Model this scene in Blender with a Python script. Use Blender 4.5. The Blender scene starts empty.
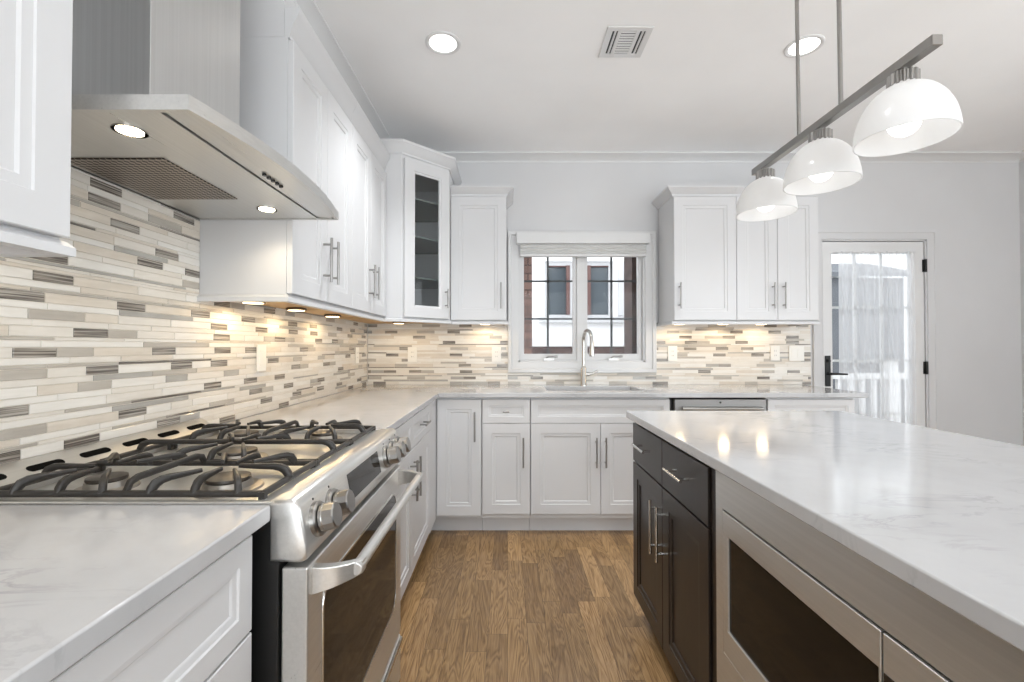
import bpy, bmesh, math, random
from mathutils import Vector, Matrix
random.seed(7)
S = bpy.context.scene
COL = S.collection
PI = math.pi

# ------------------------------------------------------------------ camera
cam_d = bpy.data.cameras.new('camera')
cam_d.sensor_width = 36.0
cam_d.lens = 455.0 / 1024 * 36
cam_d.shift_x = 4.4 / 1024
cam_d.clip_start = 0.02
cam = bpy.data.objects.new('camera', cam_d)
COL.objects.link(cam)
cam.location = (0, 0, 1.208)
cam.rotation_euler = (PI / 2 + math.atan(6 / 455.0), 0, 0)
S.camera = cam

# ------------------------------------------------------------------ world, big lights, exposure
W = bpy.data.worlds.new('sky')
S.world = W
W.use_nodes = True
bg = W.node_tree.nodes['Background']
bg.inputs[0].default_value = (0.93, 0.96, 1.0, 1)
bg.inputs[1].default_value = 3.0
S.view_settings.view_transform = 'Standard'
S.view_settings.look = 'None'
S.view_settings.gamma = 1.0
S.view_settings.use_curve_mapping = False
S.view_settings.exposure = -0.01
S.cycles.use_denoising = True
S.cycles.max_bounces = 10
S.cycles.diffuse_bounces = 6
S.cycles.sample_clamp_indirect = 6.0


def area(name, loc, target, sx, sy, power, color=(1, 1, 1)):
    l = bpy.data.lights.new(name, 'AREA')
    l.shape = 'RECTANGLE'
    l.size, l.size_y, l.energy, l.color = sx, sy, power, color
    o = bpy.data.objects.new(name, l)
    COL.objects.link(o)
    o.location = loc
    o.rotation_euler = (Vector(target) - Vector(loc)).to_track_quat('-Z', 'Y').to_euler()
    return o


area('rear_fill_light', (1.45, -3.05, 1.3), (1.3, 0, 1.0), 4.7, 2.3, 84, (0.91, 0.965, 1.0))  # unseen source, sized to light the whole room evenly from behind
area('side_fill_light', (3.93, 0.3, 1.4), (1.4, 0.3, 3.0), 3.4, 2.0, 22, (0.91, 0.965, 1.0))  # added source out of view, aimed up to brighten the ceiling

# ------------------------------------------------------------------ node helpers


def lin(c):
    return tuple(((v / 255) / 12.92 if v / 255 <= 0.04045 else ((v / 255 + 0.055) / 1.055) ** 2.4) for v in c) + (1,)


def mat(name, rgb=(200, 200, 200), rough=0.5, metal=0.0, **kw):
    m = bpy.data.materials.new(name)
    m.use_nodes = True
    b = m.node_tree.nodes['Principled BSDF']
    b.inputs['Base Color'].default_value = lin(rgb)
    b.inputs['Roughness'].default_value = rough
    b.inputs['Metallic'].default_value = metal
    for k, v in kw.items():
        b.inputs[k].default_value = v
    return m


def N(m, t, **kw):
    n = m.node_tree.nodes.new(t)
    for k, v in kw.items():
        setattr(n, k, v)
    return n


def bsdf(m):
    return m.node_tree.nodes['Principled BSDF']


def link(m, a, b):
    m.node_tree.links.new(a, b)


def coords(m, scale=(1, 1, 1), rot=(0, 0, 0)):
    tc = N(m, 'ShaderNodeTexCoord')
    mp = N(m, 'ShaderNodeMapping')
    mp.inputs['Scale'].default_value = scale
    mp.inputs['Rotation'].default_value = rot
    link(m, tc.outputs['Object'], mp.inputs['Vector'])
    return mp.outputs['Vector']


def ramp(m, fac, stops):
    r = N(m, 'ShaderNodeValToRGB')
    e = r.color_ramp.elements
    while len(e) < len(stops):
        e.new(0.5)
    for i, (p, c) in enumerate(stops):
        e[i].position = p
        e[i].color = lin(c)
    link(m, fac, r.inputs['Fac'])
    return r.outputs['Color']


def noise(m, vec, scale, detail=4, rough=0.55, dist=0.0):
    n = N(m, 'ShaderNodeTexNoise')
    n.inputs['Scale'].default_value = scale
    n.inputs['Detail'].default_value = detail
    n.inputs['Roughness'].default_value = rough
    n.inputs['Distortion'].default_value = dist
    link(m, vec, n.inputs['Vector'])
    return n.outputs['Fac']


def math_(m, op, a, b=None, c=None):
    n = N(m, 'ShaderNodeMath', operation=op)
    for i, v in enumerate((a, b, c)):
        if v is None:
            continue
        if isinstance(v, (int, float)):
            n.inputs[i].default_value = v
        else:
            link(m, v, n.inputs[i])
    return n.outputs[0]


def bump(m, h, strength, dist=0.002):
    b = N(m, 'ShaderNodeBump')
    b.inputs['Strength'].default_value = strength
    b.inputs['Distance'].default_value = dist
    link(m, h, b.inputs['Height'])
    link(m, b.outputs['Normal'], bsdf(m).inputs['Normal'])


def emis(name, rgb, strength):
    m = mat(name, rgb, 0.5)
    b = bsdf(m)
    b.inputs['Emission Color'].default_value = lin(rgb)
    b.inputs['Emission Strength'].default_value = strength
    return m


# ------------------------------------------------------------------ materials
M = {}


def paint(name, rgb, rough, var=3):
    m = mat(name, rgb, rough)
    f = noise(m, coords(m), 1.5, 3)
    c = ramp(m, f, [(0.3, tuple(max(0, v - var) for v in rgb)), (0.7, tuple(min(255, v + var) for v in rgb))])
    link(m, c, bsdf(m).inputs['Base Color'])
    return m


M['wall'] = paint('wall_paint', (208, 208, 209), 0.6)
M['ceil'] = paint('ceiling_paint', (247, 247, 247), 0.7)
M['trim'] = paint('trim_paint', (218, 218, 218), 0.4)
M['cab'] = paint('cabinet_white', (211, 211, 212), 0.36, 2)
bsdf(M['cab']).inputs['Specular IOR Level'].default_value = 0.28
M['white_plastic'] = paint('switch_plastic', (240, 238, 232), 0.3, 1)
M['plywood'] = paint('cabinet_underside', (196, 160, 112), 0.5, 10)
M['puck'] = paint('puck_light_shell', (96, 74, 52), 0.35, 3)


def steel(name, rgb, rough, axis):
    m = mat(name, rgb, rough, 0.8)
    sc = [180, 180, 180]
    sc[axis] = 1.2
    f = noise(m, coords(m, tuple(sc)), 1.0, 2)
    link(m, math_(m, 'MULTIPLY_ADD', f, 0.10, rough - 0.05), bsdf(m).inputs['Roughness'])
    dk = tuple(int(v * 0.975) for v in rgb)
    link(m, ramp(m, f, [(0.35, dk), (0.65, rgb)]), bsdf(m).inputs['Base Color'])
    return m


M['steel'] = steel('brushed_steel', (214, 213, 210), 0.3, 1)
M['steel_v'] = steel('brushed_steel_vertical', (206, 206, 205), 0.34, 2)
M['steel_x'] = steel('brushed_steel_cross', (150, 149, 148), 0.5, 0)
M['nickel'] = mat('brushed_nickel', (160, 158, 155), 0.28, 1.0)
M['chrome'] = mat('polished_nickel', (205, 204, 200), 0.14, 1.0)
M['faucet'] = mat('faucet_nickel', (198, 195, 190), 0.2, 1.0)
M['black_gloss'] = mat('black_glass', (22, 21, 20), 0.05, 0.0)
M['oven_glass'] = mat('oven_glass', (20, 17, 14), 0.05, 0.0)
bsdf(M['oven_glass']).inputs['IOR'].default_value = 1.32
M['black'] = mat('black_enamel', (20, 20, 20), 0.35)
M['hardware'] = mat('black_hardware', (26, 26, 27), 0.4, 0.3)
M['gap'] = mat('dark_gap', (60, 60, 60), 0.8)
M['slot'] = mat('slot_black', (8, 8, 8), 0.9)
bsdf(M['slot']).inputs['Specular IOR Level'].default_value = 0.1
m = M['iron'] = mat('cast_iron', (44, 41, 38), 0.42)
f = noise(m, coords(m), 300, 3)
bump(m, f, 0.15, 0.001)
M['burner_cap'] = mat('burner_cap', (70, 64, 58), 0.35, 0.4)
M['burner_al'] = mat('burner_aluminium', (170, 164, 156), 0.35, 0.9)

# espresso wood
m = M['espresso'] = mat('espresso_wood', (40, 34, 31), 0.33)
f = noise(m, coords(m, (30, 30, 2.5)), 2.0, 5, 0.6, 0.4)
c = ramp(m, f, [(0.3, (26, 21, 19)), (0.7, (38, 31, 27))])
link(m, c, bsdf(m).inputs['Base Color'])

# quartz
m = M['quartz'] = mat('white_quartz', (226, 225, 222), 0.1)
bsdf(m).inputs['Specular IOR Level'].default_value = 0.4
v1 = coords(m, (5.0, 13.0, 5.0), (0, 0, 0.35))
f1 = noise(m, v1, 1.0, 8, 0.62, 0.7)
rid = math_(m, 'ABSOLUTE', math_(m, 'SUBTRACT', f1, 0.5))
line = N(m, 'ShaderNodeMapRange')
line.inputs['From Min'].default_value = 0.0
line.inputs['From Max'].default_value = 0.035
line.inputs['To Min'].default_value = 1.0
line.inputs['To Max'].default_value = 0.0
link(m, rid, line.inputs['Value'])
v2 = coords(m)
msk = N(m, 'ShaderNodeMapRange')
msk.inputs['From Min'].default_value = 0.5
msk.inputs['From Max'].default_value = 0.68
link(m, noise(m, v2, 3.2, 4, 0.6), msk.inputs['Value'])
vein = math_(m, 'MULTIPLY', line.outputs[0], msk.outputs[0])
cloud = noise(m, v2, 5.0, 6, 0.6)
base = ramp(m, cloud, [(0.3, (178, 178, 179)), (0.7, (187, 187, 188))])
mx = N(m, 'ShaderNodeMix', data_type='RGBA')
link(m, math_(m, 'MULTIPLY', vein, 0.75), mx.inputs[0])
link(m, base, mx.inputs[6])
mx.inputs[7].default_value = lin((150, 150, 152))
link(m, mx.outputs[2], bsdf(m).inputs['Base Color'])

# oak floor, planks along Y
m = M['oak'] = mat('oak_floor', (130, 100, 66), 0.3)
tc = N(m, 'ShaderNodeTexCoord')
sp = N(m, 'ShaderNodeSeparateXYZ')
link(m, tc.outputs['Object'], sp.inputs[0])
PW = 0.083
rowf = math_(m, 'DIVIDE', sp.outputs['X'], PW)
row = math_(m, 'FLOOR', rowf)
wn = N(m, 'ShaderNodeTexWhiteNoise', noise_dimensions='1D')
link(m, row, wn.inputs['W'])
off = math_(m, 'MULTIPLY', wn.outputs['Value'], 5.0)
plf = math_(m, 'DIVIDE', math_(m, 'ADD', sp.outputs['Y'], off), 0.55)
pl = math_(m, 'FLOOR', plf)
cmb = N(m, 'ShaderNodeCombineXYZ')
link(m, row, cmb.inputs[0])
link(m, pl, cmb.inputs[1])
wn2 = N(m, 'ShaderNodeTexWhiteNoise', noise_dimensions='2D')
link(m, cmb.outputs[0], wn2.inputs['Vector'])
tone = wn2.outputs['Value']
gc = N(m, 'ShaderNodeCombineXYZ')
link(m, math_(m, 'MULTIPLY', sp.outputs['X'], 13.0), gc.inputs[0])
link(m, math_(m, 'MULTIPLY', sp.outputs['Y'], 1.6), gc.inputs[1])
link(m, math_(m, 'MULTIPLY', tone, 40.0), gc.inputs[2])
g1 = noise(m, gc.outputs[0], 1.0, 3, 0.5, 0.6)
rings = math_(m, 'FRACT', math_(m, 'MULTIPLY', g1, 14.0))
ringl = math_(m, 'PINGPONG', rings, 0.5)
gc2 = N(m, 'ShaderNodeCombineXYZ')
link(m, math_(m, 'MULTIPLY', sp.outputs['X'], 260.0), gc2.inputs[0])
link(m, math_(m, 'MULTIPLY', sp.outputs['Y'], 7.0), gc2.inputs[1])
fine = noise(m, gc2.outputs[0], 1.0, 3, 0.6)
bc = ramp(m, tone, [(0.0, (138, 110, 77)), (0.3, (158, 128, 89)), (0.65, (172, 139, 98)), (1.0, (190, 155, 110))])
dk = math_(m, 'ADD', math_(m, 'MULTIPLY', ringl, 0.62), math_(m, 'MULTIPLY', fine, 0.75))
gr = ramp(m, dk, [(0.2, (140, 126, 112)), (0.45, (215, 208, 200)), (0.72, (255, 255, 255))])
mul = N(m, 'ShaderNodeMix', data_type='RGBA', blend_type='MULTIPLY')
mul.inputs[0].default_value = 1.0
link(m, bc, mul.inputs[6])
link(m, gr, mul.inputs[7])
ex = math_(m, 'PINGPONG', math_(m, 'FRACT', rowf), 0.5)
ey = math_(m, 'PINGPONG', math_(m, 'FRACT', plf), 0.5)
seam = math_(m, 'MAXIMUM', math_(m, 'LESS_THAN', ex, 0.012), math_(m, 'LESS_THAN', ey, 0.0017))
mx = N(m, 'ShaderNodeMix', data_type='RGBA')
link(m, math_(m, 'MULTIPLY', seam, 0.6), mx.inputs[0])
link(m, mul.outputs[2], mx.inputs[6])
mx.inputs[7].default_value = lin((62, 45, 30))
link(m, mx.outputs[2], bsdf(m).inputs['Base Color'])
link(m, math_(m, 'MULTIPLY_ADD', fine, 0.12, 0.26), bsdf(m).inputs['Roughness'])

# mosaic tiles


def stone(name, a, b, rough):
    mm = mat(name, a, rough)
    f = noise(mm, coords(mm, (9, 9, 60)), 1.0, 5, 0.6, 0.5)
    link(mm, ramp(mm, f, [(0.3, a), (0.7, b)]), bsdf(mm).inputs['Base Color'])
    return mm


T_CREAM = [stone('cream_marble', (222, 216, 206), (234, 229, 221), 0.22),
           stone('ivory_marble', (228, 224, 217), (240, 237, 231), 0.2),
           stone('beige_marble', (212, 202, 188), (226, 218, 206), 0.25)]
T_TAUPE = stone('taupe_glass_tile', (180, 173, 163), (194, 188, 179), 0.12)
T_GREY = stone('grey_glass_tile', (166, 163, 156), (186, 183, 178), 0.06)
m = T_DARK = mat('striped_bronze_glass', (120, 110, 100), 0.05)
f = noise(m, coords(m, (5, 5, 330)), 1.0, 2, 0.5)
link(m, ramp(m, f, [(0.38, (92, 86, 80)), (0.5, (140, 133, 125)), (0.6, (178, 172, 163))]), bsdf(m).inputs['Base Color'])
M['grout'] = paint('grout', (226, 219, 207), 0.7)


def glassy(name, tint=(1, 1, 1, 1), ior=1.45, rough=0.0):
    m = bpy.data.materials.new(name)
    m.use_nodes = True
    nt = m.node_tree
    nt.nodes.remove(bsdf(m))
    out = nt.nodes['Material Output']
    t = N(m, 'ShaderNodeBsdfTransparent')
    t.inputs[0].default_value = tint
    g = N(m, 'ShaderNodeBsdfGlossy')
    g.inputs['Roughness'].default_value = rough
    lw = N(m, 'ShaderNodeFresnel')
    lw.inputs['IOR'].default_value = ior
    mx = N(m, 'ShaderNodeMixShader')
    link(m, lw.outputs[0], mx.inputs[0])
    link(m, t.outputs[0], mx.inputs[1])
    link(m, g.outputs[0], mx.inputs[2])
    link(m, mx.outputs[0], out.inputs[0])
    return m


M['glass'] = glassy('window_glass', (0.97, 0.98, 0.98, 1), 1.16)
M['cab_glass'] = glassy('cabinet_glass', (0.96, 0.97, 0.97, 1), 1.3)


def translucent(name, rgb, tr, transp=0.0, glossy=0.0):
    m = bpy.data.materials.new(name)
    m.use_nodes = True
    nt = m.node_tree
    nt.nodes.remove(bsdf(m))
    out = nt.nodes['Material Output']
    d = N(m, 'ShaderNodeBsdfDiffuse')
    d.inputs[0].default_value = lin(rgb)
    t = N(m, 'ShaderNodeBsdfTranslucent')
    t.inputs[0].default_value = lin(rgb)
    mx = N(m, 'ShaderNodeMixShader')
    mx.inputs[0].default_value = tr
    link(m, d.outputs[0], mx.inputs[1])
    link(m, t.outputs[0], mx.inputs[2])
    cur = mx.outputs[0]
    if transp:
        tp = N(m, 'ShaderNodeBsdfTransparent')
        m2 = N(m, 'ShaderNodeMixShader')
        m2.inputs[0].default_value = transp
        link(m, cur, m2.inputs[1])
        link(m, tp.outputs[0], m2.inputs[2])
        cur = m2.outputs[0]
    if glossy:
        g = N(m, 'ShaderNodeBsdfGlossy')
        g.inputs['Roughness'].default_value = 0.15
        m3 = N(m, 'ShaderNodeMixShader')
        m3.inputs[0].default_value = glossy
        link(m, cur, m3.inputs[1])
        link(m, g.outputs[0], m3.inputs[2])
        cur = m3.outputs[0]
    link(m, cur, out.inputs[0])
    return m


M['shade'] = translucent('opal_glass', (244, 244, 244), 0.5, 0, 0.04)
M['sheer'] = translucent('sheer_fabric', (245, 246, 248), 0.6, 0.38)
M['blind'] = translucent('blind_fabric', (232, 232, 230), 0.25)
M['bulb'] = emis('lit_bulb', (255, 252, 246), 2.5)
M['led'] = emis('lit_downlight', (255, 252, 248), 3.0)
M['warm'] = emis('lit_warm_lamp', (255, 226, 178), 6.0)
M['hoodlamp'] = emis('lit_hood_lamp', (255, 242, 220), 16.0)

# perforated filter
m = M['filter'] = mat('perforated_filter', (140, 132, 124), 0.4, 0.9)
ck = N(m, 'ShaderNodeTexChecker')
ck.inputs['Scale'].default_value = 1.0
link(m, coords(m, (95, 95, 1), (0, 0, PI / 4)), ck.inputs['Vector'])
ck.inputs['Color1'].default_value = lin((170, 160, 150))
ck.inputs['Color2'].default_value = lin((66, 58, 52))
link(m, ck.outputs['Color'], bsdf(m).inputs['Base Color'])

# outside
m = M['brick'] = mat('red_brick', (130, 80, 66), 0.85)
bt = N(m, 'ShaderNodeTexBrick')
tc = N(m, 'ShaderNodeTexCoord')
sx = N(m, 'ShaderNodeSeparateXYZ')
link(m, tc.outputs['Object'], sx.inputs[0])
cb = N(m, 'ShaderNodeCombineXYZ')
link(m, math_(m, 'ADD', sx.outputs[0], sx.outputs[1]), cb.inputs[0])
link(m, sx.outputs[2], cb.inputs[1])
link(m, cb.outputs[0], bt.inputs['Vector'])
bt.inputs['Scale'].default_value = 1.0
bt.inputs['Brick Width'].default_value = 0.21
bt.inputs['Row Height'].default_value = 0.075
bt.inputs['Mortar Size'].default_value = 0.007
bt.inputs['Color1'].default_value = lin((150, 121, 111))
bt.inputs['Color2'].default_value = lin((122, 97, 89))
bt.inputs['Mortar'].default_value = lin((96, 78, 72))
link(m, bt.outputs['Color'], bsdf(m).inputs['Base Color'])
m = M['dark_shaded_brick'] = mat('dark_shaded_brick', (70, 54, 50), 0.85)  # darker brick copy: pier's shade put in the colour; low wall shares it
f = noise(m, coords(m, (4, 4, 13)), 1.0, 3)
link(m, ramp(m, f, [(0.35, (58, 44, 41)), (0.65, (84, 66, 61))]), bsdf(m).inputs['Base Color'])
M['stucco'] = paint('white_stucco', (246, 246, 246), 0.9, 2)
M['brown'] = paint('brown_window_paint', (104, 76, 72), 0.5, 4)
M['dark_pane'] = mat('dark_window_pane', (84, 92, 98), 0.08)
M['shutter_grey'] = paint('grey_shutter_paint', (198, 198, 200), 0.6, 3)  # plain grey of the neighbour's window frame, sill and shutter
M['deck'] = paint('deck_boards', (190, 188, 184), 0.7, 6)
M['house_grey'] = paint('grey_siding', (92, 95, 100), 0.8, 6)

# ------------------------------------------------------------------ mesh helpers


class MB:
    def __init__(self):
        self.bm = bmesh.new()

    def v(self, p):
        return self.bm.verts.new(p)

    def f(self, vs, mi=0):
        try:
            fc = self.bm.faces.new(vs)
            fc.material_index = mi
            return fc
        except ValueError:
            return None

    def box(self, x0, x1, y0, y1, z0, z1, mi=0):
        p = [self.v((x, y, z)) for z in (z0, z1) for y in (y0, y1) for x in (x0, x1)]
        for q in ((0, 1, 3, 2), (4, 6, 7, 5), (0, 4, 5, 1), (2, 3, 7, 6), (0, 2, 6, 4), (1, 5, 7, 3)):
            self.f([p[i] for i in q], mi)
        return self

    def loft(self, rings, cap0=True, cap1=True, mi=0, closed=True):
        vr = [[self.v(p) for p in r] for r in rings]
        n = len(vr[0])
        for a, b in zip(vr, vr[1:]):
            for i in range(n if closed else n - 1):
                j = (i + 1) % n
                self.f([a[i], a[j], b[j], b[i]], mi)
        if cap0:
            self.f(vr[0][::-1], mi)
        if cap1:
            self.f(vr[-1], mi)
        return self

    def cyl(self, p0, p1, r0, r1=None, n=16, mi=0):
        p0, p1 = Vector(p0), Vector(p1)
        r1 = r0 if r1 is None else r1
        ax = (p1 - p0).normalized()
        a = ax.orthogonal().normalized()
        b = ax.cross(a)
        ring = lambda p, r: [p + a * (r * math.cos(2 * PI * i / n)) + b * (r * math.sin(2 * PI * i / n)) for i in range(n)]
        return self.loft([ring(p0, r0), ring(p1, r1)], mi=mi)

    def lathe(self, prof, c, ax=(0, 0, 1), n=32, cap0=True, cap1=True, mi=0):
        """prof: (radius, distance along axis)"""
        ax = Vector(ax).normalized()
        a = ax.orthogonal().normalized()
        b = ax.cross(a)
        c = Vector(c)
        return self.loft([[c + ax * h + a * (r * math.cos(2 * PI * i / n)) + b * (r * math.sin(2 * PI * i / n)) for i in range(n)] for r, h in prof], cap0, cap1, mi)

    def tube(self, pts, r, n=12, mi=0):
        pts = [Vector(p) for p in pts]
        rings = []
        up = None
        for i, p in enumerate(pts):
            t = ((pts[min(i + 1, len(pts) - 1)] - p).normalized() + (p - pts[max(i - 1, 0)]).normalized()).normalized()
            if up is None:
                up = t.orthogonal().normalized()
            up = (up - t * up.dot(t)).normalized()
            b = t.cross(up)
            rr = r[i] if isinstance(r, (list, tuple)) else r
            rings.append([p + up * (rr * math.cos(2 * PI * k / n)) + b * (rr * math.sin(2 * PI * k / n)) for k in range(n)])
        return self.loft(rings, mi=mi)

    def bar(self, pts, w, h, mi=0):
        """rectangular section swept along pts; w sideways (horizontal), h across"""
        pts = [Vector(p) for p in pts]
        rings = []
        for i, p in enumerate(pts):
            t = ((pts[min(i + 1, len(pts) - 1)] - p).normalized() + (p - pts[max(i - 1, 0)]).normalized()).normalized()
            side = t.cross(Vector((0, 0, 1)))
            if side.length < 1e-3:
                side = self._ls
            side.normalize()
            self._ls = side
            up = side.cross(t).normalized()
            ww = w[i] if isinstance(w, (list, tuple)) else w
            hh = h[i] if isinstance(h, (list, tuple)) else h
            rings.append([p + side * (ww / 2 * sx) + up * (hh / 2 * sz) for sx, sz in ((-1, -.6), (-.6, -1), (.6, -1), (1, -.6), (1, .6), (.6, 1), (-.6, 1), (-1, .6))])
        return self.loft(rings, mi=mi)

    def prism(self, poly, vec, mi=0):
        vec = Vector(vec)
        return self.loft([[Vector(p) for p in poly], [Vector(p) + vec for p in poly]], mi=mi)

    def cells(self, xs, ys, full, z0, z1, mp=lambda x, y, z: (x, y, z), mi=0):
        """slab of grid cells with shared vertices; full(i,j) says whether a cell is filled"""
        V = {}

        def g(i, j, z):
            k = (i, j, z)
            if k not in V:
                V[k] = self.v(mp(xs[i], ys[j], z))
            return V[k]
        nx, ny = len(xs) - 1, len(ys) - 1
        F = lambda i, j: 0 <= i < nx and 0 <= j < ny and full(i, j)
        for i in range(nx):
            for j in range(ny):
                if not F(i, j):
                    continue
                self.f([g(i, j, z1), g(i + 1, j, z1), g(i + 1, j + 1, z1), g(i, j + 1, z1)], mi)
                self.f([g(i, j, z0), g(i, j + 1, z0), g(i + 1, j + 1, z0), g(i + 1, j, z0)], mi)
                for di, dj, a, b in ((-1, 0, (0, 0), (0, 1)), (1, 0, (1, 0), (1, 1)), (0, -1, (0, 0), (1, 0)), (0, 1, (0, 1), (1, 1))):
                    if not F(i + di, j + dj):
                        self.f([g(i + a[0], j + a[1], z0), g(i + b[0], j + b[1], z0), g(i + b[0], j + b[1], z1), g(i + a[0], j + a[1], z1)], mi)
        return self

    def build(self, name, mats, parent=None, bevel=0.0, seg=2, smooth=True, angle=35, recalc=True):
        if recalc:
            bmesh.ops.recalc_face_normals(self.bm, faces=self.bm.faces)
        org = Vector((0, 0, 0))
        q = parent
        while q is not None:
            org += q.location
            q = q.parent
        if org.length:
            bmesh.ops.translate(self.bm, verts=self.bm.verts, vec=-org)
        me = bpy.data.meshes.new(name)
        self.bm.to_mesh(me)
        self.bm.free()
        for mm in (mats if isinstance(mats, (list, tuple)) else [mats]):
            me.materials.append(mm)
        if smooth:
            me.polygons.foreach_set('use_smooth', [True] * len(me.polygons))
            me.set_sharp_from_angle(angle=math.radians(angle))
        o = bpy.data.objects.new(name, me)
        COL.objects.link(o)
        o.parent = parent
        if bevel:
            bv = o.modifiers.new('bevel', 'BEVEL')
            bv.width = bevel
            bv.segments = seg
            bv.limit_method = 'ANGLE'
            bv.angle_limit = math.radians(40)
            bv.harden_normals = True
        return o


def tag(o, label, cat, group=None):
    o['label'] = label
    o['category'] = cat
    if group:
        o['group'] = group
    return o


def thing(name, label, cat, loc=(0, 0, 0), group=None):
    o = bpy.data.objects.new(name, None)
    o.empty_display_size = 0.05
    COL.objects.link(o)
    o.location = loc
    return tag(o, label, cat, group)


def struct(o):
    o['kind'] = 'structure'
    return o


def dup(src, delta, label):
    """a copy of a thing, its parts and their sub-parts, moved by delta"""
    c = src.copy()
    COL.objects.link(c)
    c.location = src.location + Vector(delta)
    c['label'] = label
    for ch in list(src.children):
        a = ch.copy()
        COL.objects.link(a)
        a.parent = c
        for g in list(ch.children):
            b = g.copy()
            COL.objects.link(b)
            b.parent = a
    return c


class Face:
    """a vertical face: u along it, z up, d outward"""

    def __init__(self, o, U, Nn):
        self.o, self.U, self.N = Vector(o), Vector(U).normalized(), Vector(Nn).normalized()

    def p(self, u, z, d=0.0):
        return self.o + self.U * u + Vector((0, 0, z)) + self.N * d

    def box(self, mb, u0, u1, z0, z1, d0, d1, mi=0):
        r = lambda d: [self.p(u0, z0, d), self.p(u1, z0, d), self.p(u1, z1, d), self.p(u0, z1, d)]
        mb.loft([r(d0), r(d1)], mi=mi)


def panel(mb, F, u0, u1, z0, z1, w1=0.062, w2=0.085, drop=0.009, t=0.02, opening=False, flat=False):
    """framed door or drawer front, front surface at d=0"""
    def ring(w, d):
        return [F.p(u0 + w, z0 + w, d), F.p(u1 - w, z0 + w, d), F.p(u1 - w, z1 - w, d), F.p(u0 + w, z1 - w, d)]
    e = 0.0018
    rings = [ring(0, -t), ring(0, -e), ring(e, 0)]
    if flat:
        mb.loft(rings)
        return
    rings += [ring(w1, 0), ring(w1 + 0.002, -0.0035), ring(w2 - 0.004, -0.0045), ring(w2, -drop)]
    if opening:
        rings += [ring(w2, -t)]
        vr = [[mb.v(p) for p in r] for r in rings]
        vr.append(vr[0])
        for a, b in zip(vr, vr[1:]):
            for i in range(4):
                j = (i + 1) % 4
                mb.f([a[i], a[j], b[j], b[i]])
    else:
        mb.loft(rings)


def pull(F, u, z, L, horiz, parent, r=0.0055, off=0.034, name='handle', d0=0.0, m=None):
    mb = MB()
    du, dz = (L / 2, 0) if horiz else (0, L / 2)
    mb.cyl(F.p(u - du, z - dz, d0 + off), F.p(u + du, z + dz, d0 + off), r, n=14)
    k = 0.70
    for s in (-1, 1):
        mb.cyl(F.p(u + s * du * k, z + s * dz * k, d0 - 0.001), F.p(u + s * du * k, z + s * dz * k, d0 + off), r * 0.85, n=12)
    return mb.build(name, m or M['nickel'], parent)


def sweep(mb, path, prof, closed=False, mi=0):
    """path: list of (x,y); prof: list of (out,z); out is to the right of travel"""
    pts = [Vector((p[0], p[1])) for p in path]
    rings = []
    n = len(pts)
    for i, p in enumerate(pts):
        d1 = (p - pts[i - 1]).normalized() if i > 0 else None
        d2 = (pts[i + 1] - p).normalized() if i < n - 1 else None
        d1 = d1 or d2
        d2 = d2 or d1
        n1, n2 = Vector((d1.y, -d1.x)), Vector((d2.y, -d2.x))
        b = (n1 + n2).normalized()
        k = 1.0 / max(0.2, b.dot(n1))
        rings.append([(p.x + b.x * o * k, p.y + b.y * o * k, z) for o, z in prof])
    mb.loft(rings, mi=mi)


CROWN = lambda z, h=0.075, o=0.05: [(-0.012, z), (0.006, z), (0.008, z + 0.012), (0.012, z + 0.016), (o * 0.45, z + h * 0.42), (o * 0.8, z + h * 0.66), (o * 0.86, z + h * 0.72), (o, z + h * 0.80), (o, z + h), (-0.012, z + h)]
RAIL = lambda z0, z1, o=0.015: [(-0.012, z0), (o, z0), (o, z1 - 0.010), (o * 0.4, z1), (-0.012, z1)]

# ------------------------------------------------------------------ room
XL, XR, YB, YR, ZC = -1.10, 4.02, 3.56, -3.2, 2.72
WT = 0.14
struct(MB().box(XL - WT, XR + WT, YR - WT, YB + WT, -0.06, 0).build('floor', M['oak'], smooth=False))
struct(MB().box(XL - WT, XR + WT, YR - WT, YB + WT, ZC, ZC + 0.1).build('ceiling', M['ceil'], smooth=False))
struct(MB().box(XL - WT, XL, YR, YB + WT, 0, ZC).build('wall_left', M['wall'], smooth=False))

WX0, WX1, WZ0, WZ1 = 0.085, 1.075, 1.09, 2.03      # kitchen window opening
DX0, DX1, DZ1 = 2.455, 3.285, 2.052                    # garden door opening
xs = [XL, WX0, WX1, DX0, DX1, XR + WT]
zs = [0, WZ0, WZ1, DZ1, ZC]
hole = lambda i, j: not ((i == 1 and j == 1) or (i == 3 and j < 3))
struct(MB().cells(xs, zs, hole, YB, YB + WT, lambda x, z, y: (x, y, z)).build('wall_back', M['wall'], smooth=False))
ys = [YR, -1.4, 2.0, YB]
struct(MB().cells(ys, [0, 0.55, 2.35, ZC], lambda i, j: not (i == 1 and j == 1), XR, XR + WT, lambda y, z, x: (x, y, z)).build('wall_right', M['wall'], smooth=False))
struct(MB().cells([XL - WT, -0.9, 3.85, XR + WT], [0, 0.2, 2.5, ZC], lambda i, j: not (i == 1 and j == 1), YR - WT, YR, lambda x, z, y: (x, y, z)).build('wall_rear', M['wall'], smooth=False))

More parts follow.
